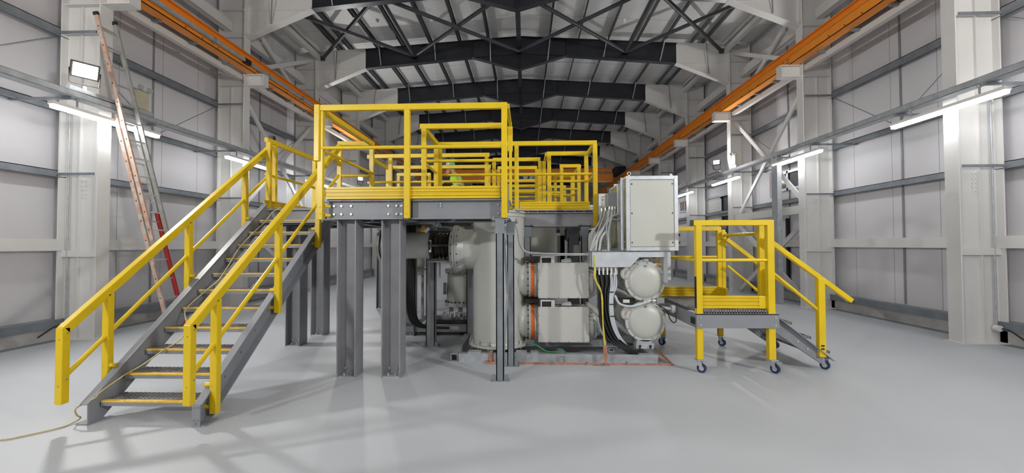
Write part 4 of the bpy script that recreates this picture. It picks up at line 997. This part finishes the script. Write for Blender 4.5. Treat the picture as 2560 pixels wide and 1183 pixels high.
for g_, y0_, y1_, z_ in ((c3, 7.38, 7.66, 1.52),):
    b = MB()
    for xx in (1.53, 2.14):
        for yy in (y0_, y1_-.04): b.box(xx, xx+.04, yy, yy+.04, 0, z_+.02)
    b.box(1.53, 2.18, y0_, y1_, 1.0, 1.04); b.build('stand', 'alu', g_)
b = MB(); b.box(1.63, 1.70, 6.6, 6.62, 1.52, 2.58); tag(b.build('cabinet_post', 'alu'), 'upright silver post behind the olive-sided cabinet', 'post')
for k, (y, lb) in enumerate(((9.2, 'small grey cabinet far behind, beside the right railings'), )):
    g_ = cabinet(1.5, 2.1, y, y+.35, 1.4, 2.5, lb); b = MB()
    for xx in (1.53, 2.04):
        for yy in (y+.03, y+.28): b.box(xx, xx+.04, yy, yy+.04, 0, 1.42)
    b.box(1.53, 2.08, y+.03, y+.32, 1.0, 1.04); b.build('stand', 'alu', g_)

# ---- conduits from the gland box to the bracket
gc = [((1.50, 6.11, 2.14), (1.44, 6.0, 1.95), (1.26, 5.9, 1.75), (1.20, 5.85, 1.52)), ((1.54, 6.12, 2.14), (1.47, 5.98, 1.90), (1.30, 5.88, 1.72), (1.25, 5.84, 1.52)), ((1.46, 6.10, 2.14), (1.38, 6.0, 1.9), (1.20, 5.9, 1.7), (1.13, 5.86, 1.52)),
      ((1.56, 6.10, 2.0), (1.47, 5.98, 2.02), (1.40, 5.88, 1.8), (1.38, 5.84, 1.52)), ((1.55, 6.0, 1.97), (1.43, 5.94, 1.96), (1.37, 5.9, 1.85), (1.40, 5.86, 1.52)), ((1.56, 6.0, 2.05), (1.42, 5.95, 1.98), (1.30, 5.9, 1.8), (1.18, 5.86, 1.6), (1.12, 5.84, 1.515)),
      ((1.44, 6.3, 2.14), (1.36, 6.2, 1.95), (1.22, 6.0, 1.7), (1.12, 5.92, 1.52)), ((1.40, 6.4, 2.14), (1.34, 6.3, 1.95), (1.2, 6.1, 1.75), (1.15, 5.95, 1.52))]
for k, pts in enumerate(gc):
    b = MB(); b.tube(curve_pts(pts, 8), .019 if k < 4 else .014, 10)
    tag(b.build('grey_conduit', 'grey_pvc'), 'grey flexible conduit drooping from the gland box to the stepped bracket', 'conduit', 'grey conduits left of the large cabinet')
# ---- cable glands and down cables
gl = thing('gland_row', 'row of white cable glands under the stepped bracket plate', 'cable glands', (1.3, 5.65, 1.19))
for k in range(12):
    x = 1.155+k*.0275 if k < 12 else 0
    b = MB(); b.cyl((x, 5.62+.05*(k % 2), 1.30), (x, 5.62+.05*(k % 2), 1.26), .013, 8); b.cyl((x, 5.62+.05*(k % 2), 1.265), (x, 5.62+.05*(k % 2), 1.195), .0125, 10); b.build('white_gland', 'white_pl', gl)
for k in range(10):
    x0 = 1.16+.021*k; xm = 1.205+.0135*k; xb = 1.62+.012*k
    yb = 5.66+.02*(k % 3)
    b = MB(); b.tube(curve_pts([(x0, 5.63+.03*(k % 2), 1.25), (x0+.02, yb-.04, 1.10), (xm, yb-.05, .95), (xm+.005, yb-.05, .70), (xm+.03+.004*k, yb-.04, .50), (xm+.14+.003*k, yb-.02, .30), (xb-.05, yb, .16), (xb+.05, yb+.04, .06)], 7), .0145, 8)
    tag(b.build('black_cable', 'black'), 'thick black cable dropping from the glands and curving to the floor frame', 'cable', 'black cables beside the round drums')
for k in range(4):
    x0 = 1.365+.024*k; b = MB()
    b.tube(curve_pts([(x0, 5.62+.03*(k % 2), 1.22), (x0+.0, 5.60, 1.05), (1.345+.014*k, 5.59, .90), (1.345+.014*k, 5.59, .68), (1.38+.014*k, 5.6, .50), (1.46+.012*k, 5.63, .34), (1.58+.01*k, 5.67, .20)], 7), .011, 8)
    tag(b.build('grey_cable', 'lightcable'), 'light grey cable dropping beside the black bundle', 'cable', 'light grey cables beside the round drums')
b = MB(); b.tube(curve_pts([(1.41, 5.58, .92), (1.47, 5.57, .81), (1.60, 5.56, .775), (1.74, 5.57, .80), (1.88, 5.63, .83)], 8), .016, 10); tag(b.build('grey_conduit', 'lightcable'), 'light grey conduit looping across between the two round drums', 'conduit')
b = MB()
for z, xa, xb_ in ((.965, 1.335, 1.40), (.80, 1.335, 1.40), (.64, 1.345, 1.41)): b.box(xa, xb_, 5.565, 5.61, z-.005, z+.005)
tag(b.build('cable_tie', 'black'), 'black ties around the light grey cable bundle', 'cable tie')
b = MB(); b.tube(curve_pts([(1.135, 5.575, 1.46), (1.14, 5.575, 1.28), (1.16, 5.57, 1.12), (1.22, 5.56, .98), (1.235, 5.55, .70), (1.245, 5.54, .42), (1.255, 5.52, .26)], 7), .009, 8); tag(b.build('earth_cable', 'yg'), 'yellow-green earth cable running down beside the black bundle', 'cable')
b = MB(); b.tube(curve_pts([(1.15, 5.575, 1.30), (1.13, 5.57, 1.18), (1.19, 5.57, 1.03), (1.24, 5.56, .90), (1.24, 5.54, .60), (1.262, 5.54, .36), (1.268, 5.52, .26)], 7), .007, 8); tag(b.build('earth_cable', 'nosing'), 'thinner yellow earth wire twisted with the yellow-green one', 'cable')
b = MB(); b.box(1.235, 1.29, 5.50, 5.512, .10, .26); b.prism([(1.235, .10), (1.29, .10), (1.27, .0), (1.255, 0)], 'y', 5.50, 5.508); tag(b.build('copper_lug', 'copper'), 'upright copper lug at the foot of the yellow earth cable', 'lug')
b = MB(); b.tube(curve_pts([(.05, 5.70, 1.93), (.10, 5.70, 1.80), (.12, 5.70, 1.66), (.17, 5.72, 1.54), (.26, 5.72, 1.495), (.40, 5.72, 1.485)], 8), .016, 10); tag(b.build('grey_conduit', 'grey_pvc'), 'grey conduit curving down the right side of the tall vessel', 'conduit')
b = MB(); b.tube([(.38, 5.72, 1.485), (.70, 5.72, 1.478), (1.08, 5.72, 1.475)], .012, 10); b.box(.30, 1.08, 5.70, 5.78, 1.455, 1.465); tag(b.build('conduit_run', 'galv'), 'straight silver conduit above the upper drum', 'conduit')
b = MB(); b.tube(curve_pts([(.24, 5.72, .225), (.34, 5.70, .22), (.42, 5.70, .17), (.50, 5.70, .13), (.62, 5.68, .13), (.72, 5.66, .145), (.76, 5.66, .11)], 8), .011, 8); tag(b.build('green_cable', 'green'), 'green earth cable lying on the floor frame beside the tall vessel', 'cable')
# hanging bundles under deck
for k in range(6):
    b = MB(); y = 7.6+.1*k; b.tube(curve_pts([(.95, y, 1.92-.03*k), (1.08, y, 1.80-.03*k), (1.25, y, 1.78-.02*k), (1.42, y, 1.88-.02*k)], 6), .014, 8)
    tag(b.build('dark_cable', 'blackpl'), 'dark cable sagging under the right deck', 'cable', 'dark cables under the right deck')
for k in range(5):
    b = MB(); x = -1.83+.03*k; b.tube(curve_pts([(x, 7.0, 1.95), (x, 7.0, 1.2), (x-.01, 7.0, .75), (x+.02, 6.98, .45), (x+.09, 6.98, .28), (x+.25, 7.0, .20), (x+.6, 7.02, .18)], 7), .022, 8)
    tag(b.build('black_cable', 'black'), 'thick black cable hanging under the platform behind the columns', 'cable', 'black cables under the left deck')
g = thing('bus_pipe', 'grey vertical pipe with an orange collar behind the support columns', 'pipe', (-2.0, 7.8, .8))
b = MB(); b.lathe((-1.98, 8.2, 0), (0, 0, 1), [(1.0, .01), (1.0, .14), (1.92, .14), (1.92, .01)], 32); b.lathe((-1.98, 8.2, 0), (0, 0, 1), [(1.10, .14), (1.10, .17), (1.14, .17), (1.14, .14)], 32); b.build('pipe_body', 'vessel', g)
b = MB(); b.lathe((-1.98, 8.2, 0), (0, 0, 1), [(1.84, .14), (1.84, .155), (1.89, .155), (1.89, .14)], 32); b.build('orange_collar', 'orange_ring', g)
b = MB(); b.box(-2.12, -2.06, 8.2, 8.26, .15, 1.02); b.box(-1.9, -1.86, 8.2, 8.26, .15, 1.02); b.build('pipe_stand', 'grey_steel', g)
b = MB(); b.slathe((-2.5, 8.6, 1.62), (0, 1, 0), [(0, .001), (0, .17), (.02, .2), (.10, .2), (.12, .17), (.12, .001)], 28); g = tag(b.build('end_cover', 'blackpl'), 'black round end cover seen between the support columns', 'cover')

# ---- floor skids
sk = thing('floor_skid', 'galvanised floor frame under the tall vessel and drums', 'frame', (.6, 6.0, 0))
def sq(b, x0, x1, y0, y1, z0, z1, axis, t=.008):
    """square hollow section open at both ends"""
    if axis == 'x':
        b.box(x0, x1, y0, y0+t, z0, z1); b.box(x0, x1, y1-t, y1, z0, z1); b.box(x0, x1, y0+t, y1-t, z1-t, z1); b.box(x0, x1, y0+t, y1-t, z0, z0+t)
    else:
        b.box(x0, x0+t, y0, y1, z0, z1); b.box(x1-t, x1, y0, y1, z0, z1); b.box(x0+t, x1-t, y0, y1, z1-t, z1); b.box(x0+t, x1-t, y0, y1, z0, z0+t)
b = MB(); sq(b, -.725, 2.00, 5.64, 5.74, 0, .105, 'x'); b.build('front_tube', 'galv', sk)
b = MB(); sq(b, -.83, -.735, 5.63, 6.95, 0, .105, 'y', .007); b.build('side_tube', 'galv', sk)
b = MB(); sq(b, .66, .745, 5.61, 6.9, 0, .10, 'y', .007); b.box(.645, .76, 5.615, 5.64, 0, .108) if 0 else None
for s_ in (.62, .785): b.cyl((s_, 5.64, .075), (s_, 5.634, .075), .008, 8); b.cyl((s_, 5.64, .03), (s_, 5.634, .03), .008, 8)
b.build('middle_tube', 'galv', sk)
b = MB(); b.box(.668, .737, 5.66, 5.67, .008, .092); b.mark(); b.box(-.822, -.743, 5.70, 5.71, .008, .097); build_pieces(b, 'tube_end_shade', 'blackpl', sk)  # black sheets inside the open tube ends, standing in for the shade within
b = MB(); sq(b, 1.9, 1.99, 5.75, 7.6, 0, .10, 'y'); sq(b, -.72, 1.9, 6.8, 6.9, 0, .10, 'x'); b.build('rear_tube', 'galv', sk)
b = MB(); b.box(.22, 1.35, 6.02, 6.12, .12, .22); b.box(.22, 1.95, 6.35, 6.42, .10, .21); b.build('drum_cradle', 'grey_steel', sk)
b = MB()
for x0, x1 in ((-.60, -.42), (.07, .22), (.27, .38)): b.box(x0, x1, 5.66, 5.80, .106, .122)
b.box(1.30, 1.49, 5.72, 5.84, .19, .205); sq(b, 1.35, 1.42, 5.70, 5.80, .125, .18, 'y', .006)
for x in (1.32, 1.46): b.cyl((x, 5.75, .15), (x, 5.75, .27), .009, 8)
b.build('packing_plates', 'galv', sk)
sk2 = thing('floor_skid', 'galvanised floor frame behind the slim legs under the short vessel', 'frame', (-1.2, 7.3, 0))
b = MB(); sq(b, -1.95, -.72, 7.28, 7.38, .06, .16, 'x'); b.build('front_tube', 'galv', sk2)
b = MB(); sq(b, -1.6, -.7, 7.62, 7.72, .20, .29, 'x'); sq(b, -1.95, -1.86, 7.4, 9.4, .06, .16, 'y'); b.build('rear_tube', 'galv', sk2)
b = MB(); b.box(-1.7, -.72, 7.30, 7.6, .0, .05); b.box(-1.45, -.72, 7.44, 7.5, .16, .24); b.build('dark_packing', 'blackpl', sk2)
# copper earth bar
ce = thing('copper_earth_bar', 'flat copper earthing bar lying on the floor in front of the frame', 'earth bar', (.9, 5.53, 0))
b = MB(); b.bar((-.34, 5.535, .016), (2.16, 5.51, .016), .004, .028); b.bar((-.34, 5.535, .018), (-.30, 5.9, .018), .03, .004); b.bar((2.16, 5.51, .018), (2.05, 5.95, .018), .03, .004); b.build('bar', 'copper', ce)
b = MB()
for x in (.10, .56, 1.02, 1.55, 1.98): b.box(x-.015, x+.015, 5.51, 5.55, 0, .04)
b.box(1.10, 1.32, 5.48, 5.56, 0, .006); b.build('floor_clip', 'grating', ce)
b = MB(); b.box(-.30, -.25, 5.625, 5.631, .02, .13); b.bar((-.275, 5.63, .128), (-.275, 5.72, .135), .05, .005); b.bar((-.275, 5.625, .02), (-.275, 5.55, .02), .05, .005); tag(b.build('copper_strap', 'copper'), 'short copper strap hooked over the frame left of the slim leg', 'strap')
b = MB(); b.bar((1.95, 5.80, .20), (2.05, 5.72, .12), .03, .004); b.bar((2.05, 5.72, .12), (2.13, 5.53, .03), .035, .004); b.bar((1.98, 5.76, .16), (2.10, 5.6, .05), .02, .004); tag(b.build('copper_strap', 'copper'), 'twisted copper strap at the right end of the frame', 'strap')

# ================================================================== PEOPLE on the deck
def person(loc, face, label, vest, helmet, lean=.18, name='person'):
    g = thing(name, label, 'person', loc)
    L = Vector(loc); ca, sa = math.cos(face), math.sin(face)
    def W(f, s, z): return (L.x + f*ca - s*sa, L.y + f*sa + s*ca, L.z + z)   # f forward, s to the left
    ls = lean
    J = [(0, 0, .95, .145), (.0 + ls*.25, 0, 1.14, .145), (ls*.6, 0, 1.32, .165), (ls*.95, 0, 1.46, .09), (ls*1.2, 0, 1.55, .058), (ls*1.45, 0, 1.62, .075),
         (.02, .10, .86, .10), (.03, .11, .50, .068), (.0, .12, .12, .048), (.13, .13, .05, .042),
         (-.02, -.10, .86, .10), (.03, -.11, .50, .068), (.0, -.12, .12, .048), (.13, -.13, .05, .042),
         (ls*.9, .19, 1.42, .065), (ls*.9+.10, .25, 1.18, .048), (ls*.9+.34, .20, 1.10, .036), (ls*.9+.42, .18, 1.10, .03),
         (ls*.9, -.19, 1.42, .065), (ls*.9+.12, -.25, 1.19, .048), (ls*.9+.36, -.17, 1.14, .036), (ls*.9+.44, -.15, 1.14, .03)]
    E_ = [(0, 1), (1, 2), (2, 3), (3, 4), (4, 5), (0, 6), (6, 7), (7, 8), (8, 9), (0, 10), (10, 11), (11, 12), (12, 13), (2, 14), (14, 15), (15, 16), (16, 17), (2, 18), (18, 19), (19, 20), (20, 21)]
    me = bpy.data.meshes.new('skel'); me.from_pydata([Vector(W(*j[:3])) - L for j in J], E_, [])
    o = bpy.data.objects.new('skel', me); COL.objects.link(o)
    sm = o.modifiers.new('s', 'SKIN'); o.modifiers.new('d', 'SUBSURF').levels = 2
    for i, j in enumerate(J): me.skin_vertices[0].data[i].radius = (j[3], j[3])
    me.skin_vertices[0].data[0].use_root = True
    dg = bpy.context.evaluated_depsgraph_get(); me2 = bpy.data.meshes.new_from_object(o.evaluated_get(dg))
    bpy.data.objects.remove(o)
    me2.materials.clear()
    for k in ('navy', 'skin'): me2.materials.append(M[k])
    hands = [Vector(W(*J[17][:3]))-L, Vector(W(*J[21][:3]))-L]
    for p in me2.polygons:
        p.use_smooth = True; c_ = p.center
        p.material_index = 1 if (c_.z > 1.50 or min((c_-h_).length for h_ in hands) < .07) else 0
    bo = bpy.data.objects.new('body', me2); COL.objects.link(bo); bo.parent = g
    hx, hz = ls*1.55+.01, 1.70
    # head (one smooth ellipsoid with nose, brow and chin), face details
    b = MB(); n1, n2 = 18, 12; vs = []; fs = []
    for i in range(n2+1):
        t = math.pi*i/n2
        for k in range(n1):
            a = 2*math.pi*k/n1; f = math.sin(t)*math.cos(a)*.098; s = math.sin(t)*math.sin(a)*.076; z = math.cos(t)*.118
            if f > .07 and abs(s) < .02 and -.03 < z < .02: f += .018
            if z < -.06 and f > 0: f += .008
            if z < -.04: s *= .85
            vs.append(W(hx+f, s, hz+z))
    for i in range(n2):
        for k in range(n1): fs.append((i*n1+k, i*n1+(k+1) % n1, (i+1)*n1+(k+1) % n1, (i+1)*n1+k))
    b.add(vs, fs, True)
    for s in (-1, 1): b.slathe(W(hx-.01, s*.072, hz-.01), Vector(W(0, s, 0))-Vector(W(0, 0, 0)), [(0, .001), (0, .026), (.012, .022), (.014, .001)], 10)
    hd = b.build('head', 'skin', g)
    b = MB()
    for s in (-.03, .03): p = Vector(W(hx+.088, s, hz+.012)); b.slathe(p, (0, 0, 1), [(-.007, .001), (-.004, .009), (.004, .009), (.007, .001)], 8)
    b.bar(W(hx+.092, -.022, hz-.055), W(hx+.092, .022, hz-.055), .008, .006); b.build('eyes_and_mouth', 'blackpl', hd)
    b = MB(); b.slathe(W(hx-.005, 0, hz+.035), (0, 0, 1), [(0, .108), (.04, .106), (.075, .090), (.10, .06), (.112, .02), (.113, .001)], 24)
    b.slathe(W(hx+.01, 0, hz+.035), (0, 0, 1), [(0, .105), (-.004, .128), (.006, .128), (.01, .104)], 24); b.build('hard_hat', helmet, g)
    # vest : open torso shell
    b = MB(); prof = [(.90, .185, .135), (1.0, .18, .135), (1.14, .185, .145), (1.30, .205, .15), (1.40, .205, .14), (1.46, .16, .11), (1.50, .09, .08)]
    n1 = 24; vs = []; fs = []
    for z, rs, rf in prof:
        fz = ls*(z-.95)*1.9
        for k in range(n1): a = 2*math.pi*k/n1; vs.append(W(fz+rf*1.12*math.cos(a), rs*1.06*math.sin(a), z))
    for i in range(len(prof)-1):
        for k in range(n1): fs.append((i*n1+k, i*n1+(k+1) % n1, (i+1)*n1+(k+1) % n1, (i+1)*n1+k))
    b.add(vs, fs, True); ve = b.build('hi_vis_vest', vest, g)
    b = MB()
    for z0, z1 in ((1.02, 1.07), (1.20, 1.25)):
        vs = []
        for z in (z0, z1):
            fz = ls*(z-.95)*1.9
            for k in range(n1): a = 2*math.pi*k/n1; vs.append(W(fz+.147*1.14*math.cos(a), (.188 if z < 1.15 else .197)*1.09*math.sin(a), z))
        b.add(vs, [(k, (k+1) % n1, (k+1) % n1+n1, k+n1) for k in range(n1)], True)
    for s in (-.09, .09): b.bar(W(-.17+ls*.2, s, 1.08), W(-.13+ls*.85, s, 1.44), .05, .006, (ca, sa, 0))
    b.build('reflective_tape', 'reflect', ve)
    # hands : palm plus fingers
    for h_, s_ in ((16, 1), (20, -1)):
        b = MB(); p = Vector(W(*J[h_+1][:3])); fw = Vector((ca, sa, 0)); sd = Vector((-sa, ca, 0))*s_
        b.bar(p - fw*.02, p + fw*.06, .075, .026)
        for q, ln in enumerate((.060, .072, .076, .066)):
            q0 = p + fw*.055 + sd*(-.03+.02*q); b.tube([q0, q0+fw*ln*.5+Vector((0, 0, -.008)), q0+fw*ln*.8+Vector((0, 0, -.03))], .0085, 6)
        q0 = p + fw*.0 - sd*.035; b.tube([q0, q0+fw*.03-sd*.025, q0+fw*.055-sd*.03+Vector((0, 0, -.015))], .009, 6)
        b.build('hand', 'skin', g)
    for s in (-.125, .125):
        b = MB(); b.bar(W(-.07, s, .05), W(.19, s, .045), .10, .09); b.build('work_boot', 'blackpl', g, bevel=.02)
    return g
person((-1.70, 11.55, 2.175), R(150), 'person in a yellow hi-vis vest and green-topped helmet standing on the platform deck, turned left', 'hivis', 'helmet_g', .16)
person((-2.16, 11.75, 2.175), R(-20), 'person in a white helmet and orange vest facing the one in yellow, partly behind railings', 'hivis_o', 'helmet', .12)
g = thing('equipment_case', 'low white equipment case with black hoses on the deck by the people', 'case', (-1.0, 11.6, 2.175))
b = MB(); b.box(-1.35, -.75, 11.4, 11.9, 2.175, 3.28); b.build('case_body', 'white_pl', g, bevel=.02)
b = MB()
for k in range(4): b.tube(curve_pts([(-1.25+k*.09, 11.39, 3.12), (-1.15+k*.09, 11.36, 3.22), (-1.08+k*.09, 11.38, 3.20), (-1.05+k*.09, 11.39, 3.10)], 5), .018, 6)
b.build('black_hose', 'black', g)
# ---- sprinkler heads / small detectors on purlins
for x, y in ((-4.33, 12.3), (3.3, 12.6)):
    b = MB(); b.cyl((x, y, 8.50), (x, y, 8.58), .05, 14); b.cyl((x, y, 8.46), (x, y, 8.50), .03, 12); tag(b.build('smoke_detector', 'white_pl'), 'small white detector under the roof %s of the ridge' % ('left' if x < 0 else 'right'), 'detector')
b = MB(); b.tube([(.9, 15.6, 8.68), (3.1, 15.6, 8.55)], .012, 8); b.cyl((.9, 15.6, 8.60), (.9, 15.6, 8.68), .05, 12); tag(b.build('ceiling_conduit', 'galv'), 'thin conduit under the roof right of the ridge with a round box at its end', 'conduit')
for o in list(bpy.data.objects):
    if '_o' in o: del o['_o']
